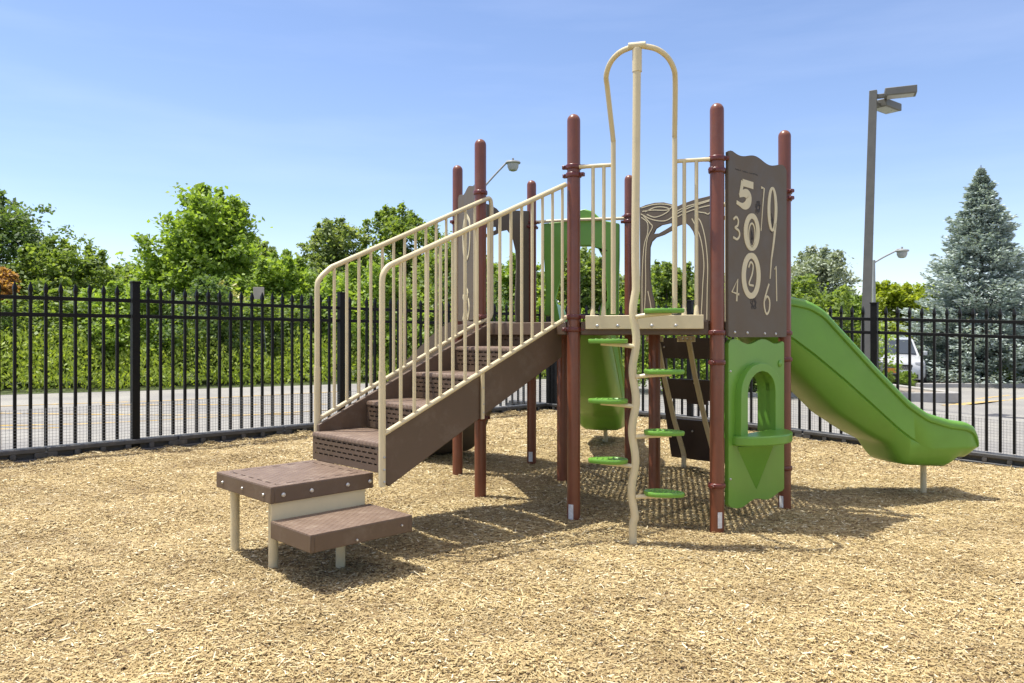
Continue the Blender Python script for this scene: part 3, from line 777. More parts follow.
sl = MB().add([M1 @ p for p in vs], fs).build('slide', GREEN, play, ang=50)
def at1(M, x, y, z): return M @ V3(x, y, z)
def foot(M, par):
    p = at1(M, 1.93, 0, 0); return MB().tube([V3(p.x, p.y, gz(p)-.1), V3(p.x, p.y, .25)], .028, 16).build('slide_foot', BEIGE, par)
foot(M1, sl)
sl2 = MB().add([M2 @ p for p in vs], fs).build('slide', GREEN, play, ang=50); foot(M2, sl2)
# hoods: green arch with a beige sit-down bar
JI = frame(PJ, PI_, V3(.2, 1), .03)
c3 = lambda x, y: pp(430+x/2.97, 110+y/2.97, JI)
ho = [(338, 338), (395, 332), (420, 316), (440, 300), (462, 295), (485, 302), (502, 318), (520, 330), (563, 338), (563, 430), (560, 540), (560, 612), (520, 612), (528, 560), (524, 500), (514, 440), (500, 412), (480, 405), (440, 405), (414, 410), (402, 440), (388, 500), (372, 560), (384, 612), (340, 612), (345, 540), (339, 430)]
hm = [c3(*p) for p in ho]
hood = MB().prism([hm], JI, -.03, .05).build('slide_hood', GREEN, play, bevel=.012)
bz = 2.737
MB().tube([PJ+V3(0,0,bz), (PJ+PI_)/2+JI[2]*-.045+V3(0,0,bz), PI_+V3(0,0,bz)], .017, 12).build('hood_bar', BEIGE, hood)
CD = frame(PC, PD, V3(1, .2), .03)
Mloc = Matrix.Translation(-o1) @ frame_matrix(CD) @ frame_matrix(JI).inverted() @ Matrix.Translation(o1)
copy_part(hood, play, Mloc)

# ---------------------------------------------------------------- climbing wall below the tree panel (D-I)
DI = frame(PI_, PD, V3(.7, .7), 0); dax, dn = DI[1], DI[2]; dm = (PI_+PD)/2+dax*.085
def cw(w, o, z): return dm+dax*w+dn*o+V3(0, 0, z)
def wallo(z): return .22+.30*(1-z/1.45)**1.3
m = MB(); nz = 30; nw = 20; cols = []
def open_(i, j):
    w = (i+.5)/nw*2-1; z = (j+.5)/nz*1.33+.10
    for zc, hh in ((1.22-.12, .115), (.66, .10)):
        if abs(z-zc-.03*w*w+.02) < hh and abs(w) < .80: return True
    return False
grid = {}
V_, F_ = [], []
def vid(i, j, k):
    key = (i, j, k)
    if key not in grid:
        w = (i/nw*2-1)*.42; z = .10+j/nz*1.33
        grid[key] = len(V_); V_.append(cw(w, wallo(z)+k*.03, z))
    return grid[key]
ok = lambda i, j: 0 <= i < nw and 0 <= j < nz and not open_(i, j)
for i in range(nw):
    for j in range(nz):
        if not ok(i, j): continue
        F_.append((vid(i,j,0), vid(i+1,j,0), vid(i+1,j+1,0), vid(i,j+1,0))); F_.append((vid(i,j,1), vid(i,j+1,1), vid(i+1,j+1,1), vid(i+1,j,1)))
        if not ok(i-1, j): F_.append((vid(i,j,0), vid(i,j+1,0), vid(i,j+1,1), vid(i,j,1)))
        if not ok(i+1, j): F_.append((vid(i+1,j,0), vid(i+1,j,1), vid(i+1,j+1,1), vid(i+1,j+1,0)))
        if not ok(i, j-1): F_.append((vid(i,j,0), vid(i,j,1), vid(i+1,j,1), vid(i+1,j,0)))
        if not ok(i, j+1): F_.append((vid(i,j+1,0), vid(i+1,j+1,0), vid(i+1,j+1,1), vid(i,j+1,1)))
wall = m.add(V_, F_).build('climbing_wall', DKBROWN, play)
for w in (-.19, .19):
    pth = [cw(w, -.12, 1.43), cw(w, .0, 1.05), cw(w, .20, .55), cw(w, .36, .22), cw(w, .385, .15), cw(w, .385, -.1)]
    mm = MB()
    for a, b in zip(pth[:-1], pth[1:]): mm.beam(a, b, .05, .022, dn)
    mm.build('climber_rail', BEIGE, wall)
    bb = MB().beam(cw(w-.10, -.16, 1.42), cw(w+.10, -.16, 1.42), .03, .06).build('rail_bracket', BEIGE, wall, bevel=.003)
    for k in (-.07, -.025, .025, .07): bolt(cw(w+k, -.176, 1.42), -dn, wall, .010)
for (w, z) in ((-.34, 1.33), (.0, .95), (.32, .80), (-.1, .42)): bolt(cw(w, wallo(z)-.002, z), -dn, wall, .012)

# ---------------------------------------------------------------- arched ramp climber on the L-J side
LJ = frame(PL, PJ, V3(-.7, .7), 0)
def rc(a, o, z): return LJ[0]+LJ[1]*a+LJ[2]*o+V3(0, 0, z)
prof = smooth_path([(.06, 1.56, 0), (.17, 1.61, 0), (.45, 1.50, 0), (.70, 1.35, 0), (.955, 1.19, 0), (1.26, .98, 0), (1.7, .66, 0), (2.1, .30, 0), (2.25, .04, 0)], 4)
bot = smooth_path([(2.05, .02, 0), (1.5, .03, 0), (1.0, .06, 0), (.72, .30, 0), (.45, .80, 0), (.06, 1.20, 0)], 4)
pr = [(p.x, p.y) for p in prof]+[(p.x, p.y) for p in bot]; k = len(pr)
m = MB(); vs = [rc(.08, a, z) for a, z in pr]+[rc(s_-.08, a, z) for a, z in pr]
tri = tessellate_polygon([[Vector((a, z, 0)) for a, z in pr]])
m.add(vs, [tuple(t) for t in tri]+[tuple(i+k for i in reversed(t)) for t in tri]+[(i, (i+1) % k, k+(i+1) % k, k+i) for i in range(k)])
ramp_o = m.build('ramp_climber', PANEL, play, bevel=.015)
for i in range(4):
    t0 = .5+.36*i; z0 = float(np.interp(t0, [.45, .70, .955, 1.26, 1.7], [1.50, 1.35, 1.19, .98, .66]))
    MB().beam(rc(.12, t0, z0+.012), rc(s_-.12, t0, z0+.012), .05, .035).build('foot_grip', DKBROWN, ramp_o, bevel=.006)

# ------------------------------------------------------------------ ground
big = [(-260, -60), (260, -60), (260, 420), (-260, 420)]
tag(sheet('ground', big, -.45, GRASSG, step=12), kind='structure')
FL0 = V3(-5.36, 8.17); FLd = V3(.6947, .7193); FR0 = V3(6.137, 9.435); FRd = V3(.743, -.669)
corner = V3(.641, 14.383)
# asphalt on both sides of the corner, out to the planting
RE0 = V3(-12.06, 18.3); REd = V3(.864, .504)
asph = [tuple((FL0-FLd*14)[:2]), tuple(corner[:2]), tuple((FR0+FRd*12)[:2]), (40, 2), (60, 20), (60, 44), (20, 52), tuple((RE0+REd*24)[:2]), tuple((RE0-REd*26)[:2])]
sheet('road', asph, -.018, ASPH, step=1.6)
REn = V3(-REd.y, REd.x)
sheet('grass_verge', [tuple((RE0+REd*40-REn*.3)[:2]), tuple((RE0-REd*30-REn*.3)[:2]), tuple((RE0-REd*30+REn*60)[:2]), tuple((RE0+REd*40+REn*60)[:2])], -.010, GRASSG, step=2.5)
def bumps(x, y):
    a = np.abs((x-FL0.x)*FLd.y-(y-FL0.y)*FLd.x); b = np.abs((x-FR0.x)*FRd.y-(y-FR0.y)*FRd.x)
    dd = np.minimum(a, b); pile = np.exp(-(dd/.20)**2)*(.012+.022*np.sin(x*3.7+1)*np.sin(y*2.9)+.02*np.sin(x*11+y*9))
    return pile+.019*np.sin(x*2.1+1.3*np.sin(y*1.7))*np.cos(y*2.6+.8*np.sin(x*1.3))+.009*np.sin(x*7.3+y*3.1)*np.cos(y*8.1-x*2.2)
mul = [tuple((FL0-FLd*9+V3(.02,-.02))[:2]), (corner.x, corner.y-.02), tuple((FR0+FRd*9)[:2]), (9, -3), (-9, -3)]
sheet('mulch_bed', mul, .0, MULCH, step=.12, fn=bumps)
# loose chips
def in_fence(x, y):
    a = (x-FL0.x)*FLd.y-(y-FL0.y)*FLd.x; b = (x-FR0.x)*FRd.y-(y-FR0.y)*FRd.x
    return (a > .05) & (b > .05)
def chips():
    n = 720000
    x = rng.uniform(-9, 9, n*3); y = rng.uniform(1.2, 14.4, n*3)
    r = rng.random(n*3)
    dens = np.clip((5.2/np.maximum(y, 3.2))**1.5, .22, 1.0)*np.where(np.abs(x) < .95*y+1.2, 1, .12)
    k = in_fence(x, y) & (r < dens)
    x, y = x[k], y[k]; n = len(x)
    L = np.clip(rng.lognormal(math.log(.021), .50, n), .008, .095)*np.clip(y/8, 1, 1.5); Wd = np.clip(rng.lognormal(math.log(.0052), .38, n), .0022, .013)*np.clip(y/7, 1, 1.6)
    az = rng.uniform(0, math.pi, n); pit = rng.normal(0, .15, n); rol = rng.normal(0, .28, n)
    d = np.stack([np.cos(az)*np.cos(pit), np.sin(az)*np.cos(pit), np.sin(pit)], 1)
    sd = np.stack([-np.sin(az)*np.cos(rol), np.cos(az)*np.cos(rol), np.sin(rol)], 1)
    z = G(x, y)+bumps(x, y)+.002+np.abs(rng.normal(0, .006, n))+np.abs(np.sin(pit))*L*.45
    c = np.stack([x, y, z], 1); up = np.cross(d, sd)
    h = Wd[:, None]*.38
    V = np.empty((n, 6, 3)); t2 = rng.uniform(.6, 1, n)[:, None]
    for s, e0 in ((0, -1), (1, 1)):
        b = c+d*L[:, None]*.5*e0; wk = Wd[:, None]*.5*(t2 if s else 1)
        V[:, s*3] = b-sd*wk; V[:, s*3+1] = b+up*h; V[:, s*3+2] = b+sd*wk
    base = np.arange(n)[:, None]*6
    F = np.concatenate([base+np.array([[0, 3, 4, 1]]), base+np.array([[1, 4, 5, 2]])], 1).reshape(-1, 4)
    print('chips', n)
    o = np_mesh('wood_chips', V.reshape(-1, 3), F, CHIP); tag(o, 'loose pale tan wood chips covering the playground floor', 'wood chips', kind='stuff')
chips()
# painted lines on the asphalt, as they lie on the ground
def gp_(px, py, z=0.05):
    Y = FPX*(CZ-z)/(py-HY); return V3((px-CX)/FPX*Y, Y)
def line(name, pts, w, mat=YPAINT, off=-.012):
    m = MB(); P = pts
    Q = []
    for a, b in zip(P[:-1], P[1:]):
        k = max(1, int((b-a).length/.8))
        for i in range(k): Q.append(a.lerp(b, i/k))
    Q.append(P[-1]); vs = []
    for i, p in enumerate(Q):
        d = (Q[min(len(Q)-1, i+1)]-Q[max(0, i-1)]).normalized(); sd = V3(-d.y, d.x)*w/2
        for q in (p-sd, p+sd): vs.append(V3(q.x, q.y, g(q.x, q.y)+off))
    o = m.add(vs, [(2*i, 2*i+2, 2*i+3, 2*i+1) for i in range(len(Q)-1)]).build(name, mat, fix=False, smooth=False); tag(o, kind='structure'); return o
line('painted_line', [gp_(-90, 413), gp_(0, 408), gp_(170, 401.3), gp_(340, 393)], .12)
line('painted_line', [gp_(100, 406), gp_(330, 404)], .11)
line('painted_line', [gp_(-90, 414), gp_(0, 414.5), gp_(300, 415.5)], .11)
line('painted_line', [gp_(-60, 430), gp_(0, 426), gp_(80, 424.5), gp_(160, 421), gp_(340, 410)], .12)
line('painted_line', [gp_(-60, 434), gp_(0, 429.5), gp_(60, 429)], .10)
line('painted_line', [gp_(945, 408, -.26), gp_(1060, 392, -.26)], .22, off=-.010)
line('painted_line', [gp_(930, 403, -.26), gp_(1010, 394, -.26)], .14, off=-.010)
# planting island with kerb in front of the spruce
def island(x0, x1, y0, y1, name='planting_bed'):
    z = g((x0+x1)/2, y0); m = MB()
    for a, b in (((x0, y0), (x1, y0)), ((x0, y1), (x1, y1)), ((x0, y0), (x0, y1)), ((x1, y0), (x1, y1))):
        m.beam(V3(*a, z+.0), V3(*b, z+.0), .16, .26)
    o = m.build('kerb', KERB, bevel=.02); tag(o, kind='structure')
    o = MB().box(((x0+x1)/2, (y0+y1)/2, z+.01), (x1-x0-.16, y1-y0-.16, .12)).build(name, GRAVEL, fix=False); tag(o, kind='structure')
island(13.9, 24, 26.4, 31.5); island(5.6, 11.2, 19.5, 24)

# ------------------------------------------------------------------ fences
def fence(P0, d, t_posts, t0, t1, label, name='picket_fence', flip=1):
    """ornamental steel fence: rails, spear-topped pickets and posts on black ballast blocks"""
    q = V3(-d.y, d.x)
    P = lambda t: P0+d*t
    c = P((t0+t1)/2)
    root = thing(name, (c.x, c.y, g(c.x, c.y)), label, 'fence', 'black picket fences round the play area')
    zz = lambda t: g(P(t).x, P(t).y)
    for t in t_posts:
        p = P(t); z = zz(t)
        MB().box(p+V3(0, 0, z+.985), (.085, .085, 1.95), (d, q, V3(0,0,1))).box(p+V3(0, 0, z+1.965), (.10, .10, .02), (d, q, V3(0,0,1))).build('fence_post', BLACKM, root, bevel=.004)
    spans = [(a, b) for a, b in zip([t0]+t_posts, t_posts+[t1]) if b-a > .15]
    proto = None
    for a, b in spans:
        A = a+.05 if a in t_posts else a; B = b-.05 if b in t_posts else b
        for h in (1.746, 1.564):
            rails = MB().beam(P(A)+V3(0, 0, zz(a)+h), P(B)+V3(0, 0, zz(b)+h), .034, .042).build('fence_rail', BLACKM, root, bevel=.003)
        n = int(round((b-a)/.1466)); sp = .1466
        ts = [a+sp*k for k in range(1, n)] if a in t_posts else [b-sp*k for k in range(1, n+1)]
        for t in ts:
            if t < A or t > B: continue
            p = P(t); k = (t-a)/(b-a); z = zz(a)*(1-k)+zz(b)*k
            pk = MB().box(p+V3(0, 0, z+.97), (.030, .030, 1.66), (d, q, V3(0,0,1)))
            w = .015; zt_ = z+1.80
            # pressed spear tip
            ring = lambda r, h: [p+d*r*sx+q*r*sy+V3(0, 0, zt_+h) for sx, sy in ((-1,-1), (1,-1), (1,1), (-1,1))]
            vs = ring(.015, .0)+ring(.021, .035)+ring(.017, .065)+ring(.002, .12)
            fs = [(i*4+j, i*4+(j+1) % 4, (i+1)*4+(j+1) % 4, (i+1)*4+j) for i in range(3) for j in range(4)]+[(12, 13, 14, 15)]
            pk.add(vs, fs); pk.build('picket', BLACKM, rails, smooth=False)
    # wire mesh along the foot
    m = MB(); t = t0
    while t < t1:
        p = P(t)-q*.024*flip; z = zz(t); m.box(p+V3(0, 0, z+.335), (.0028, .0028, .43), (d, q, V3(0,0,1))); t += .034
    for h in np.arange(.13, .56, .034):
        t = t0
        while t < t1-.01:
            tb = min(t+1.5, t1); a = P(t)-q*.024*flip; b = P(tb)-q*.024*flip
            m.beam(a+V3(0, 0, zz(t)+h), b+V3(0, 0, zz(tb)+h), .0028, .0028); t = tb
    m.build('wire_mesh', WIRE, root, smooth=False, fix=False)
    # ballast blocks
    L = 1.42; t = t_posts[0]-.95*1.0
    while t > t0: t -= L
    while t < t1:
        a, b = t+.008, t+L-.008; t += L
        if b < t0 or a > t1: continue
        ca = P((a+b)/2); z = (zz(a)+zz(b))/2; sl_ = (zz(b)-zz(a))/(b-a); dd = V3(d.x, d.y, sl_).normalized(); up = dd.cross(-q).normalized()
        if up.z < 0: up = -up
        fr = (dd, q, up); base = ca+V3(0, 0, z)
        m = MB()
        wq = .17
        m.box(base+up*.100, (b-a, wq, .054), fr)
        m.box(base+up*-.005, (b-a, wq, .045), fr)
        m.box(base+up*.045, (b-a, wq-.12, .08), fr)
        nr = 5
        for k in range(nr+1):
            x = -(b-a)/2+.035+((b-a)-.07)*k/nr; m.box(base+dd*x+up*.048, (.06 if 0 < k < nr else .14, wq-.004, .070), fr)
        m.build('ballast_block', BLOCKM, root, bevel=.012)
    return root
d = FLd
LP = [1.468*.916, 4.567*.916, 7.63*.916]
fence(FL0, FLd, [LP[0]-2.838, LP[0], LP[1], LP[2]], -3.2, 8.62, 'black spear-topped metal fence on the left with road behind')
FRo = corner; t = lambda k: k
# right fence measured from the corner towards the camera
FRs = (corner-FR0).dot(-FRd)
RP = [7.37-1.773*.916-2.785*2, 7.37-1.773*.916-2.785, 7.37-1.773*.916, 7.37-1.773*.916+2.785]
fence(corner, FRd, [.06]+RP, .0, 10.2, 'black spear-topped metal fence on the right behind the green slide', flip=-1)

# ------------------------------------------------------------------ vegetation
def leaves(c, n, size, sig, rs, up=.5, asp=.6):
    """n leaf quads gaussian about centres c (m,3); sig (m,3)"""
    m = len(c); idx = rs.integers(0, m, n)
    p = c[idx]+rs.normal(0, 1, (n, 3))*sig[idx]
    nrm = rs.normal(0, 1, (n, 3)); nrm[:, 2] = np.abs(nrm[:, 2])+up; nrm /= np.linalg.norm(nrm, axis=1)[:, None]
    a = np.cross(nrm, rs.normal(0, 1, (n, 3))); a /= np.linalg.norm(a, axis=1)[:, None]+1e-9; b = np.cross(nrm, a)
    L = size*rs.uniform(.6, 1.4, n)[:, None]
    V = np.stack([p-a*L*.5, p+b*L*asp*.5-nrm*L*.08, p+a*L*.5, p-b*L*asp*.5-nrm*L*.08], 1)
    return V.reshape(-1, 3)
def quads(V): return np.arange(len(V)).reshape(-1, 4)
def crown_pts(h, w, base, seed, lobes=11, style='round'):
    rs = np.random.default_rng(seed); cc = []; ss = []
    for k in range(lobes):
        f = (k+.5)/lobes
        z = base+(h-base)*(.10+.80*f)
        prof = {'round': math.sin(math.pi*(.18+.75*f))**.8, 'cone': 1.05-.85*f, 'spread': .75+.5*math.sin(math.pi*f)-.35*f, 'up': 1.0-.55*f}[style]
        rad = w/2*prof*.62
        a = k*2.4+rs.uniform(-.4, .4); lc = np.array([math.cos(a)*rad, math.sin(a)*rad, z]); lr = w*.22*(rs.uniform(.8, 1.2))*(.6+.5*prof)
        ncl = 26
        dr = rs.normal(0, 1, (ncl, 3)); dr /= np.linalg.norm(dr, axis=1)[:, None]; dr[:, 2] = dr[:, 2]*.9+.12
        rr_ = lr*np.where(rs.random(ncl) < .16, rs.uniform(1.0, 1.38, ncl), rs.uniform(.55, 1.0, ncl))
        p = lc+dr*rr_[:, None]*np.array([1, 1, .85])
        cc.append(p); s0 = lr*rs.uniform(.10, .24, ncl); ss.append(np.stack([s0*1.15, s0*1.15, s0*.62], 1))
    for k in range(9):      # leading shoots that break the outline
        a = rs.uniform(0, 6.28); q = rs.uniform(0, .38)*w*(.6 if style == 'cone' else 1); z1 = h*(1-.9*(q/w)**2*(2.2 if style == 'cone' else 1))
        for j in range(5):
            cc.append(np.array([[math.cos(a)*q, math.sin(a)*q, z1-(j-1)*w*.045]])); ss.append(np.full((1, 3), w*.014*(1+j*.5)))
    return np.concatenate(cc), np.concatenate(ss)
def limb_tree(root, h, w, base, seed, cpts, r0):
    rr = random.Random(seed); m = MB(); x, y, z0 = 0, 0, -.3
    tr = []; N_ = 7
    for k in range(N_+1):
        f = k/N_; tr.append(V3(rr.uniform(-.08, .08)*w*.3*f, rr.uniform(-.08, .08)*w*.3*f, z0+(h*.86-z0)*f))
    m.tube(smooth_path(tr, 3), [r0*(1-.88*i/(N_*3)) for i in range(N_*3+1)], 10)
    for k in range(14):
        f = rr.uniform(.22, .85); i = min(N_-1, int(f*N_)); p = tr[i].lerp(tr[i+1], f*N_-i)
        tgt = Vector(cpts[rr.randrange(len(cpts))]); 
        if tgt.z < p.z: tgt.z = p.z+.25*w*rr.random()
        mid_ = p.lerp(tgt, .5)+V3(rr.uniform(-.2, .2), rr.uniform(-.2, .2), .12*w*rr.random())
        m.tube(smooth_path([p, mid_, tgt], 4), [r0*.42*(1-f*.6)*(1-i_/9) for i_ in range(9)], 6)
    return m
def make_tree(name, px, top, wpx, Z, mat, label, cat='tree', style='round', base=.08, n=9000, leaf=.20, seed=1, group=None, lobes=11, fuzz=0):
    X = (px-CX)/FPX*Z; z0 = g(X, Z) if Z < 30 else -.03
    h = CZ+(HY-top)/FPX*Z-z0; w = wpx/FPX*Z
    root = thing(name, (X, Z, z0), label, cat, group)
    cp, sg = crown_pts(h*.94, w, h*base, seed, lobes, style)
    rs = np.random.default_rng(seed+50)
    V = leaves(cp, n, leaf, sg, rs)
    V[:, 2] = np.where(V[:, 2] < .02, .02+rs.random(len(V))*.3, V[:, 2])
    np_mesh('crown', V+np.array([X, Z, z0]), quads(V), mat, root)
    m = limb_tree(root, h, w, base, seed, cp, max(.05, .022*h))
    m.v = [(a+X, b+Z, c+z0) for a, b, c in m.v]
    m.build('trunk', BARK, root, fix=False)
    return root
GT = 'trees in the belt behind the fences'
T = [
 ('broadleaf_tree', -16, 188, 150, 30, LF_DARK, 'dark spreading tree cut by the left edge of the view', 'spread', .05, 19000, .17),
 ('broadleaf_tree', 62, 238, 118, 29, LF_MID, 'rounded mid-green tree right of the dark left edge tree', 'round', .0, 11000, .17),
 ('broadleaf_tree', 118, 264, 74, 33, LF_OLIVE, 'low thin-topped grey-green tree left of the tallest bright tree', 'up', .0, 6000, .18),
 ('maple_tree', 203, 186, 178, 33, LF_BRIGHT, 'tallest bright green pointed tree behind the left fence', 'cone', .0, 20000, .22),
 ('broadleaf_tree', 258, 232, 62, 40, LF_OLIVE, 'small grey-green treetop peeping right of the tallest bright tree', 'round', .1, 5000, .22),
 ('broadleaf_tree', 284, 248, 76, 31, LF_BRIGHT, 'short bright green tree just left of the stair handrails', 'round', .0, 9000, .18),
 ('broadleaf_tree', 335, 214, 96, 36, LF_OLIVE, 'olive tree with upright tips behind the lower stair handrail', 'up', .0, 11000, .19),
 ('broadleaf_tree', 402, 200, 100, 37, LF_MID, 'tall green tree behind the middle of the stair handrails', 'round', .0, 12000, .20),
 ('broadleaf_tree', 455, 236, 92, 34, LF_MID, 'green tree behind the two left maroon posts', 'round', .0, 9000, .19),
 ('broadleaf_tree', 518, 250, 80, 36, LF_BRIGHT, 'light green tree seen through the upper stair rails', 'round', .0, 8000, .20),
 ('broadleaf_tree', 583, 246, 88, 34, LF_MID, 'green tree seen through the slide hood opening', 'up', .0, 9000, .19),
 ('broadleaf_tree', 632, 288, 70, 30, LF_BRIGHT, 'low bright tree between the climbing pole and the hood', 'round', .0, 6000, .18),
 ('broadleaf_tree', 668, 256, 84, 32, LF_MID, 'green tree framed by the tree-shaped arch panel', 'round', .0, 10000, .18),
 ('broadleaf_tree', 735, 282, 90, 36, LF_BRIGHT, 'green tree hidden mostly by the number panel', 'round', .0, 6000, .20),
 ('silver_tree', 812, 246, 116, 27, LF_SILVER, 'silvery grey-leaved tree right of the rearmost right post', 'up', .0, 15000, .13),
 ('silver_tree', 843, 288, 56, 29, LF_SILVER, 'low silvery shrub-like tree behind the top of the slide', 'round', .0, 6000, .13),
 ('lime_tree', 842, 300, 74, 40, LF_YELLOW, 'small lime-green tree between slide and tall lamp post', 'round', .0, 5000, .22),
 ('lime_tree', 888, 281, 72, 46, LF_YELLOW, 'lime-green tree directly behind the thin street lamp', 'round', .0, 8000, .24),
 ('lime_tree', 925, 284, 70, 48, LF_YELLOW, 'lime-green tree peeping left of the blue spruce', 'round', .0, 7000, .24),
 ('flowering_shrub', 216, 280, 70, 27, LF_BLOSSOM, 'cream-blossomed shrub below the tallest bright tree', 'round', .2, 4500, .14),
 ('bronze_tree', 4, 262, 34, 27, LF_ORANGE, 'small bronze-leaved tree at the left edge', 'round', .3, 2500, .14),
]
for px, top, w, mat, wh in ((28, 262, 120, LF_MID, 'between the bronze tree and the rounded mid-green tree'), (95, 268, 110, LF_OLIVE, 'behind the left fence post'), (150, 262, 90, LF_MID, 'under the left flank of the tallest bright tree'),
        (250, 258, 110, LF_OLIVE, 'behind the blank road sign'), (318, 258, 100, LF_MID, 'just left of the lower handrail'), (372, 250, 110, LF_OLIVE, 'between the two handrail bends'), (432, 256, 110, LF_MID, 'behind the upper handrails'),
        (492, 262, 100, LF_OLIVE, 'between the two left maroon posts and the front post'), (552, 266, 90, LF_MID, 'behind the left leg of the slide hood'), (612, 270, 90, LF_OLIVE, 'behind the climbing pole'), (700, 272, 100, LF_MID, 'behind the right trunk of the tree arch'), (770, 280, 90, LF_OLIVE, 'behind the number panel and rear right post')):
    T.append(('broadleaf_tree', px, top, w, 42, mat, 'far hedge tree '+wh, 'round', .0, 7000, .24))
for i, (nm, px, top, w, Z, mat, lab, st, b, n, lf) in enumerate(T):
    make_tree(nm, px, top, w, Z, mat, lab, 'shrub' if 'shrub' in nm else 'tree', st, b, int(n*1.7), lf, seed=11+i, group=None if nm in ('maple_tree', 'bronze_tree', 'flowering_shrub') else GT, lobes=17)
# shrubs on the far verge: individual bushes, three meshes re-used
def make_bush(w, h, mat, seed, n, leaf):
    cp, sg = crown_pts(h, w, 0.0, seed, 8, 'round'); rs = np.random.default_rng(seed)
    V = leaves(cp, n, leaf, sg*1.2, rs); V[:, 2] = np.maximum(V[:, 2], .02); return V
bush_me = []
for k, (mat, lf) in enumerate(((LF_MID, .13), (LF_BRIGHT, .13), (LF_DARK, .12))):
    V = make_bush(3.6, 3.1, mat, 90+k, 12000, lf)
    me = bpy.data.meshes.new('bush'); V = V.astype(np.float32)
    F = quads(V).astype(np.int32)
    me.vertices.add(len(V)); me.vertices.foreach_set('co', V.ravel()); me.loops.add(F.size); me.loops.foreach_set('vertex_index', F.ravel())
    me.polygons.add(len(F)); me.polygons.foreach_set('loop_start', np.arange(0, F.size, 4, dtype=np.int32)); me.update(calc_edges=True); me.materials.append(mat); bush_me.append(me)
kinds = ('mid-green', 'bright green', 'dark green')
rb = random.Random(5)
where = ['at the far left end', 'left of the black fence post', 'behind the first fence post', 'below the tallest tree', 'below the blossoming shrub', 'left of the blank sign', 'behind the blank sign', 'left of the stair foot', 'behind the lower handrail', 'behind the stair rails', 'behind the upper stairs', 'behind the left maroon posts', 'behind the stair top', 'behind the slide hood', 'behind the far slide', 'behind the climbing pole', 'behind the tree arch', 'behind the number panel']
for i in range(18):
    p = RE0+REd*(-2.2+i*1.75)+V3(-REd.y, REd.x)*(2.6+rb.uniform(-.4, .8))
    k = (0, 2, 0, 1, 2, 0, 2, 1)[i % 8]
    o = bpy.data.objects.new('bush', bush_me[k]); C.objects.link(o); o.location = (p.x, p.y, g(p.x, p.y)-.02); o.rotation_euler = (0, 0, rb.uniform(0, 6.28)); s = rb.uniform(.8, 1.12); o.scale = (s, s, s*rb.uniform(.68, 1.08))
    tag(o, '%s roadside bush %s' % (kinds[k], where[i]), 'bush', 'bushes along the far side of the road')
# weedy undergrowth along the road edge
def verge():
    n = 60000; rs = np.random.default_rng(4)
    t = rs.uniform(-8, 30, n); dpt = rs.uniform(.0, 2.6, n)
    hmax = 1.25*(.25+.50*np.clip(dpt/.8, 0, 1)+.35*np.clip(dpt/2, 0, 1))*(1+.25*np.sin(t*1.7)+.18*np.sin(t*4.3+1))
    z = hmax*rs.random(n)**.6
    x = RE0.x+REd.x*t-REd.y*dpt; y = RE0.y+REd.y*t+REd.x*dpt; dpt2 = .12*np.sin(t*3.1)
    c = np.stack([x-REd.y*dpt2, y+REd.x*dpt2, G(x, y)+z], 1); sg = np.full((n, 3), .04)
    nrm = rs.normal(0, 1, (n, 3)); nrm[:, 2] = nrm[:, 2]*.7+.4; nrm /= np.linalg.norm(nrm, axis=1)[:, None]
    a = np.cross(nrm, rs.normal(0, 1, (n, 3))); a[:, 2] = np.abs(a[:, 2])+.3; a /= np.linalg.norm(a, axis=1)[:, None]; b = np.cross(nrm, a)
    L = (.11*rs.uniform(.6, 1.5, n))[:, None]
    V = np.stack([c-a*L*.5, c+b*L*.22, c+a*L*.5, c-b*L*.22], 1).reshape(-1, 3)
    o = np_mesh('undergrowth', V, quads(V), LF_WEED); tag(o, 'tangled bright green weeds along the far road edge', 'undergrowth', kind='stuff')
verge()
# bushes in the island beyond the right fence
def bush_at(px, Z, s, k, label, grp='bushes in the beds beyond the right fence', sz_=1.0):
    X = (px-CX)/FPX*Z
    o = bpy.data.objects.new('bush', bush_me[k]); C.objects.link(o); o.location = (X, Z, g(X, Z)+.1); o.rotation_euler = (0, 0, px*.7); o.scale = (s, s, s*sz_); tag(o, label, 'bush', grp)
bush_at(655, 21, .55, 0, 'small bush seen under the deck left of the climbing wall')
bush_at(688, 20, .6, 1, 'small bush seen through the climbing wall openings')
bush_at(738, 21, .8, 1, 'bright bush seen through the arched green window')
bush_at(775, 20, .7, 0, 'mid-green bush beside the green play panel')
bush_at(806, 20.5, .9, 0, 'bush under the slide next to the rear right post')
bush_at(836, 21, .8, 1, 'bright bush under the middle of the slide')
bush_at(845, 21.5, .33, 2, 'dark low bush under the slide near the fence post')
bush_at(884, 25.2, .17, 1, 'small bright bush in front of the parked car', sz_=.9)
bush_at(907, 25.2, .17, 1, 'small bright bush between the parked car and the spruce', sz_=.9)
bush_at(1005, 27.5, .3, 1, 'small bright bush at the foot of the right spruce')

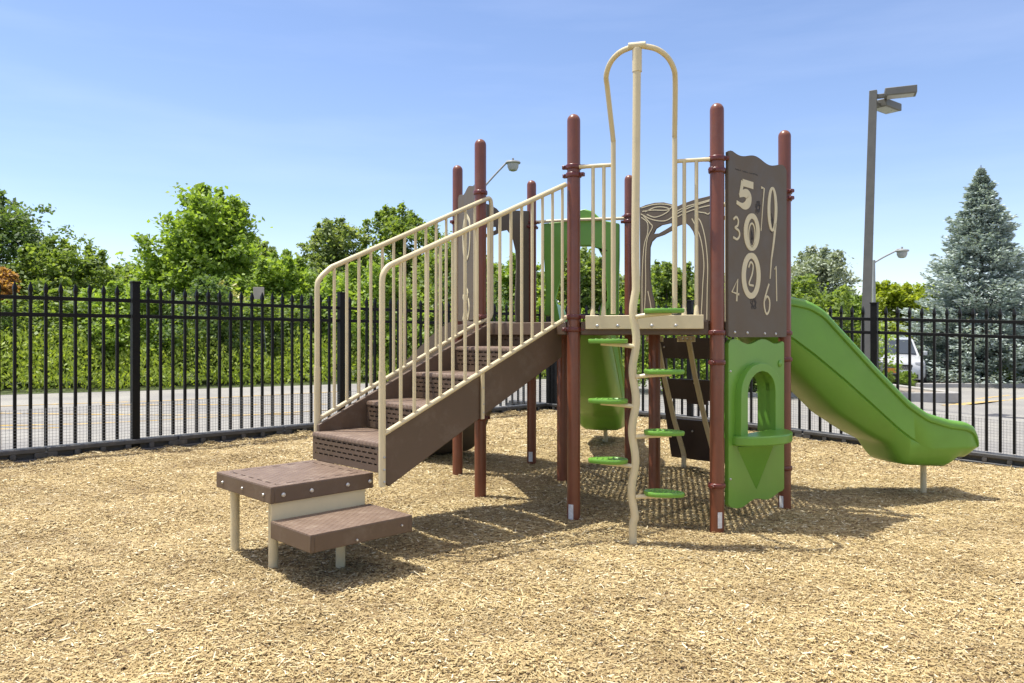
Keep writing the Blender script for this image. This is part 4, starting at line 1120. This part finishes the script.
def spruce(px, top, Z, rad, label, seed, nb=900):
    X = (px-CX)/FPX*Z; z0 = g(X, Z)+.1; h = CZ+(HY-top)/FPX*Z-z0; rs = np.random.default_rng(seed)
    root = thing('spruce_tree', (X, Z, z0), label, 'tree', 'blue spruces beyond the right fence')
    Vs = []; mb = MB(); rr = random.Random(seed)
    for i in range(nb):
        f = ((i+rr.random())/nb)**1.1; f = (math.floor(f*24)+rr.random()**2*.62)/24; z = .25+(h-.45)*f
        a = i*2.39996+rr.uniform(-.3, .3)
        R_ = rad*((1-f)**1.10*1.06)*rr.uniform(.66, 1.12)*(1+.16*math.sin(a*2+f*31)+.10*math.sin(a*5-f*47+seed))+.03
        if rr.random() < .08: R_ *= 1.14
        dr = np.array([math.cos(a), math.sin(a), 0.]); sd = np.array([-math.sin(a), math.cos(a), 0.])
        drop = -.10*R_+.55*R_*f**2
        m_ = int(26+70*R_/rad)
        s = rs.uniform(.30, 1, m_)**.7; lat = rs.normal(0, .11*R_, m_)*(1.15-s)*1.6+rs.normal(0, .03, m_)
        curve = -.12*np.sin(s*math.pi)*R_+drop*s+.10*R_*s**3
        p = dr*(R_*s)[:, None]+sd*lat[:, None]+np.array([0, 0, z])+np.array([0, 0, 1.])*curve[:, None]
        p[:, 2] += rs.normal(0, .025, m_)
        d_ = dr+sd*(np.sign(lat)*rs.uniform(.2, 1.0, m_))[:, None]+rs.normal(0, .35, (m_, 3)); d_[:, 2] = d_[:, 2]*.6+.12; d_ /= np.linalg.norm(d_, axis=1)[:, None]
        w_ = np.cross(d_, rs.normal(0, 1, (m_, 3))+np.array([0, 0, 1.5])); w_ /= np.linalg.norm(w_, axis=1)[:, None]
        tk = .35+.65*min(1, (1-f)*7); L = rs.uniform(.10, .22, m_)[:, None]*tk; wd = .035*tk
        Vs.append(np.stack([p, p+d_*L*.5+w_*wd, p+d_*L, p+d_*L*.5-w_*wd], 1).reshape(-1, 3))
        if i % 3 == 0:
            q0 = V3(0, 0, z); mid_ = V3(dr[0]*R_*.5, dr[1]*R_*.5, z-.10*R_+drop*.5); e_ = V3(dr[0]*R_*.9, dr[1]*R_*.9, z+drop*.9)
            mb.tube([q0, mid_, e_], [.025, .016, .006], 5)
    V = np.concatenate(Vs); V[:, 2] = np.maximum(V[:, 2], .03)
    np_mesh('crown', V+np.array([X, Z, z0]), quads(V), LF_SPRUCE, root)
    mb.tube([(0, 0, -.2), (0, 0, h*.5), (0, 0, h-.15)], [.14, .08, .012], 10)
    mb.v = [(a+X, b+Z, c+z0) for a, b, c in mb.v]; mb.build('trunk', BARK, root, fix=False)
spruce(981, 161, 29, 3.0, 'tall pointed blue-grey spruce beside the car park', 3, 1500)
spruce(1046, 262, 29.5, 1.85, 'shorter blue spruce cut by the right edge of the view', 8, 600)

# ------------------------------------------------------------------ lamps and sign
def flood_lamp():
    Z = 17.0; xb = (866.5-CX)/FPX*Z; xt = (873.3-CX)/FPX*Z; z0 = g(xb, Z)-.1; zt_ = CZ+(HY-91)/FPX*Z
    root = thing('flood_lamp', (xb, Z, z0), 'tall bronze square lamp post with twin box heads', 'lamp post')
    x0 = xb+(xt-xb)*(-.45)
    ax = V3(math.cos(R(-28)), math.sin(R(-28))); ay = V3(-ax.y, ax.x)
    vs = []
    for (x, z, w) in ((x0, z0, .23), (xt, zt_, .185)):
        for sx, sy in ((-1,-1), (1,-1), (1,1), (-1,1)): vs.append(V3(x, Z, z)+ax*w/2*sx*.85+ay*w/2*sy*.85)
    MB().add(vs, [(0,1,5,4), (1,2,6,5), (2,3,7,6), (3,0,4,7), (3,2,1,0), (4,5,6,7)]).build('lamp_pole', BRONZE, root, bevel=.008)
    for ang, L0, zz_ in ((-22, .62, -.13), (38, .70, -.27)):
        a = V3(math.cos(R(ang)), math.sin(R(ang))); b = V3(-a.y, a.x)
        c = V3(xt, Z, zt_+zz_)
        m = MB().box(c+a*.17, (.22, .09, .09), (a, b, V3(0,0,1)))
        tilt = V3(a.x, a.y, .0).normalized(); up = tilt.cross(-b) if tilt.cross(-b).z > 0 else -tilt.cross(-b)
        m.box(c+a*.22+tilt*L0/2+up*.04, (L0, .36, .16), (tilt, b, up))
        hd = m.build('lamp_head', BRONZE, root, bevel=.012)
        MB().box(c+a*.22+tilt*L0/2+up*-.043, (L0-.10, .28, .012), (tilt, b, up)).build('lamp_lens', LENS, hd)
flood_lamp()
def street_lamp(pxp, Z, ptop, headx, heady, label):
    X = (pxp-CX)/FPX*Z; zt_ = CZ+(HY-ptop)/FPX*Z; Xh = (headx-CX)/FPX*Z; zh = CZ+(HY-heady)/FPX*Z
    root = thing('street_lamp', (X, Z, -.2), label, 'street lamp')
    MB().tube([V3(X, Z, -.3), V3(X, Z, zt_*.5), V3(X, Z, zt_+.1)], [.13, .10, .07], 14).build('lamp_pole', GALV, root)
    MB().tube(smooth_path([V3(X, Z, zt_-.05), V3(X+(Xh-X)*.35, Z, zt_+(zh-zt_)*.45), V3(X+(Xh-X)*.75, Z, zh-.02), V3(Xh-.25, Z, zh+.08), V3(Xh+.05, Z, zh+.08)], 5), .045, 10).build('lamp_arm', GALV, root)
    hd = MB().lathe([(.05, .22), (.05, .12), (.12, .10), (.33, .06), (.36, .0), (.33, -.03)][::-1], V3(Xh, Z, zh), 24).build('lamp_head', GALV, root)
    MB().lathe([(.27, -.03), (.26, -.2), (.19, -.34), (.10, -.38)][::-1], V3(Xh, Z, zh), 20).build('lamp_globe', LENS, hd)
street_lamp(873.8, 42, 262, 902, 251, 'thin curved-arm street lamp behind the tall square lamp post')
street_lamp(484, 36, 186, 513, 163, 'curved-arm street lamp peeping above the stair handrails')
def sign():
    Z = 23.5; X = (259-CX)/FPX*Z; z0 = g(X, Z)
    root = thing('road_sign', (X, Z, z0), 'blank pale back of a small sign on a thin post among bushes', 'sign')
    zt_ = CZ+(HY-287.5)/FPX*Z
    MB().tube([V3(X+.30, Z, z0), V3(X+.02, Z+.02, zt_-.05)], .016, 8).build('sign_post', GALV, root)
    MB().box(V3(X, Z-.03, zt_-.17), (.32, .012, .36), (V3(.98, .17, 0), V3(-.17, .98, 0), V3(0, .0, 1))).build('sign_plate', SIGNB, root, bevel=.004)
sign()

# ------------------------------------------------------------------ parked car (seen nose-on beyond the right fence)
def car():
    Z = 29; X = (891-CX)/FPX*Z; z0 = g(X, Z)-.02; yaw = R(22)
    f = V3(-math.sin(yaw)*-1*0-.36, -.93).normalized(); rgt = V3(-f.y, f.x)    # f: the way the nose points
    c = V3(X, Z, z0)
    root = thing('parked_car', (X, Z, z0), 'silver parked car facing the fence beside the spruce', 'car')
    P = lambda l, w, z: c+f*l+rgt*w+V3(0, 0, z)
    # body: sections along the length, each half-section mirrored
    secs = [(2.32, .62, .30, .62, .70), (2.22, .82, .24, .74, .84), (1.95, .91, .22, .90, .95), (1.5, .94, .22, .98, 1.03), (1.05, .95, .22, 1.02, 1.08), (.2, .95, .22, 1.02, 1.06), (-1.2, .95, .22, 1.03, 1.06), (-2.0, .93, .24, 1.03, 1.06), (-2.3, .86, .30, .98, 1.02)]
    rows = []
    for l, w, zb, zs, zt_ in secs:
        rows.append([P(l, -w*.92, zb), P(l, -w, zb+.15), P(l, -w, zs-.10), P(l, -w*.93, zs), P(l, -w*.6, zt_), P(l, 0, zt_+.02), P(l, w*.6, zt_), P(l, w*.93, zs), P(l, w, zs-.10), P(l, w, zb+.15), P(l, w*.92, zb)])
    n = 11; vs = [p for r_ in rows for p in r_]
    fs = [(i*n+k, i*n+(k+1) % n, (i+1)*n+(k+1) % n, (i+1)*n+k) for i in range(len(rows)-1) for k in range(n)]+[tuple(range(n)), tuple((len(rows)-1)*n+k for k in range(n))]
    body = MB().add(vs, fs).build('body', CARP, root, ang=40, bevel=.02)
    cab = [(1.02, .84, 1.05), (.35, .70, 1.62), (-.2, .70, 1.69), (-1.4, .70, 1.68), (-1.95, .66, 1.60), (-2.25, .80, 1.05)]
    lower = [(1.05, .86, 1.04), (.35, .86, 1.04), (-.2, .86, 1.04), (-1.4, .86, 1.04), (-1.95, .86, 1.04), (-2.26, .82, 1.04)]
    vs = []
    for (l, w, z), (l2, w2, z2) in zip(cab, lower): vs += [P(l2, -w2, z2), P(l, -w, z), P(l, w, z), P(l2, w2, z2)]
    fs = [(i*4+k, i*4+k+1, i*4+4+k+1, i*4+4+k) for i in range(5) for k in range(3)]+[(0, 1, 2, 3), (20, 21, 22, 23)]
    MB().add(vs, fs).build('cabin', CARP, root, ang=30, bevel=.03)
    MB().add([P(.98, -.73, 1.10), P(.98, .73, 1.10), P(.42, .62, 1.60), P(.42, -.62, 1.60)], [(0,1,2,3)]).add([P(1.02, -.73, 1.115), P(1.02, .73, 1.115), P(.46, .62, 1.615), P(.46, -.62, 1.615)], [(0,1,2,3)]).build('windscreen', CARG, root)
    for sg in (-1, 1):
        MB().add([P(.70, sg*.875, 1.12), P(-.45, sg*.885, 1.12), P(-.45, sg*.76, 1.56), P(.30, sg*.745, 1.54)], [(0,1,2,3)]).build('side_window', CARG, root)
        MB().add([P(-.55, sg*.885, 1.12), P(-1.9, sg*.87, 1.12), P(-1.8, sg*.74, 1.54), P(-.55, sg*.76, 1.56)], [(0,1,2,3)]).build('side_window', CARG, root)
        MB().box(P(2.08, sg*.70, .80), (.34, .32, .17), (f, rgt, V3(0,0,1))).build('headlight', CARL, root, bevel=.05)
        MB().box(P(.72, sg*1.02, 1.12), (.12, .20, .15), (f, rgt, V3(0,0,1))).build('mirror', CARP, root, bevel=.03)
        for l in (1.45, -1.42):
            w = MB().lathe([(.20, -.10), (.33, -.11), (.345, -.07), (.345, .07), (.33, .11), (.20, .10)], P(l, sg*.86, .345), 28, rgt).build('wheel', CARB, root)
            MB().lathe([(.21, 0), (.19, .02), (.05, .03)], P(l, sg*.96, .345), 20, rgt*sg).build('rim', STEEL, w)
    MB().box(P(2.27, 0, .66), (.10, .95, .20), (f, rgt, V3(0,0,1))).build('grille', CARB, root, bevel=.02)
    MB().box(P(2.27, 0, .36), (.16, 1.3, .14), (f, rgt, V3(0,0,1))).build('bumper_vent', CARB, root, bevel=.02)
    MB().box(P(2.37, -.15, .55), (.03, .32, .16), (f, rgt, V3(0,0,1))).build('number_plate', PLATE, root)
car()

# ------------------------------------------------------------------ camera, sky, sun
sc = bpy.context.scene
cam = bpy.data.cameras.new('camera'); co = bpy.data.objects.new('camera', cam); C.objects.link(co)
co.location = (0, 0, CZ); co.rotation_euler = (R(90), 0, 0); cam.sensor_width = 36; cam.lens = FPX/1024*36
cam.shift_y = -(341.5-HY)/1024; cam.clip_end = 2000; cam.clip_start = .05; sc.camera = co
w = bpy.data.worlds.new('World'); sc.world = w; w.use_nodes = True; nt = w.node_tree; L = nt.links.new
bg = nt.nodes['Background']; sky = nt.nodes.new('ShaderNodeTexSky'); sky.sky_type = 'NISHITA'; sky.sun_disc = False
D = Vector((-.33, .06, 1)).normalized()
sky.sun_elevation = math.asin(D.z); sky.sun_rotation = math.atan2(D.x, D.y)
sky.air_density = 1.0; sky.dust_density = .2; sky.ozone_density = 2.2; sky.altitude = 0
tc = nt.nodes.new('ShaderNodeTexCoord'); mp = N(nt, 'ShaderNodeMapping'); mp.inputs['Scale'].default_value = (1.2, 1.2, 9); mp.inputs['Rotation'].default_value = (.12, .10, .3)
L(tc.outputs['Generated'], mp.inputs['Vector'])
nz_ = N(nt, 'ShaderNodeTexNoise', Scale=2.2, Detail=7.0, Roughness=.55); L(mp.outputs['Vector'], nz_.inputs['Vector'])
cr = ramp(nt, [(.45, (0, 0, 0)), (.85, (.08, .08, .08))], nz_.outputs['Fac'])
mx = nt.nodes.new('ShaderNodeMix'); mx.data_type = 'RGBA'; L(cr.outputs['Color'], mx.inputs['Factor']); L(sky.outputs['Color'], mx.inputs[6]); mx.inputs[7].default_value = (7.2, 8.0, 9.0, 1)
# unseen warm-white cloud added overhead, above the frame, to fill the shadows
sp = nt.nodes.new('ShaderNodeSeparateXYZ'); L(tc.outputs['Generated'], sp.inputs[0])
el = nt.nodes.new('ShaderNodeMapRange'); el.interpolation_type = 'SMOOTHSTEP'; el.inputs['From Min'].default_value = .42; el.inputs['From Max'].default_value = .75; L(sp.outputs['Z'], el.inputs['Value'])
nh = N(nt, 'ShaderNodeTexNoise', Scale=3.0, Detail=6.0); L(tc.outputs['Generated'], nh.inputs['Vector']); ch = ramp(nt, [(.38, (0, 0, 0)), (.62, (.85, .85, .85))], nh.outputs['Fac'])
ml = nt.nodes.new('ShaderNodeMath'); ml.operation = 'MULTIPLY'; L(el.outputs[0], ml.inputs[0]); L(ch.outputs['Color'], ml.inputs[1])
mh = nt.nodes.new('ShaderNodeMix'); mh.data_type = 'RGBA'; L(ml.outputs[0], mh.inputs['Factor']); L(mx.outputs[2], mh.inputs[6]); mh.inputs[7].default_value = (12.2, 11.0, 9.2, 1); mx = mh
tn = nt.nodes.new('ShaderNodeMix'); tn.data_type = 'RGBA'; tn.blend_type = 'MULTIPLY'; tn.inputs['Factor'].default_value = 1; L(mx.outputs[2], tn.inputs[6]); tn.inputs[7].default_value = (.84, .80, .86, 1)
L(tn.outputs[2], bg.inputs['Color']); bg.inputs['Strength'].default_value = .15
sun = bpy.data.lights.new('sun', 'SUN'); sun.energy = 4.2; sun.angle = R(.53); sun.color = (1, .965, .89)
so = bpy.data.objects.new('sun', sun); C.objects.link(so); so.location = (-10, 5, 30); so.rotation_euler = D.to_track_quat('Z', 'Y').to_euler()
sc.view_settings.view_transform = 'Standard'; sc.view_settings.look = 'None'; sc.view_settings.exposure = 0.62; sc.view_settings.gamma = 1
sc.view_settings.use_curve_mapping = False
sc.render.engine = 'CYCLES'
sc.cycles.max_bounces = 6; sc.cycles.diffuse_bounces = 3; sc.cycles.glossy_bounces = 2; sc.cycles.transmission_bounces = 4; sc.cycles.transparent_max_bounces = 4
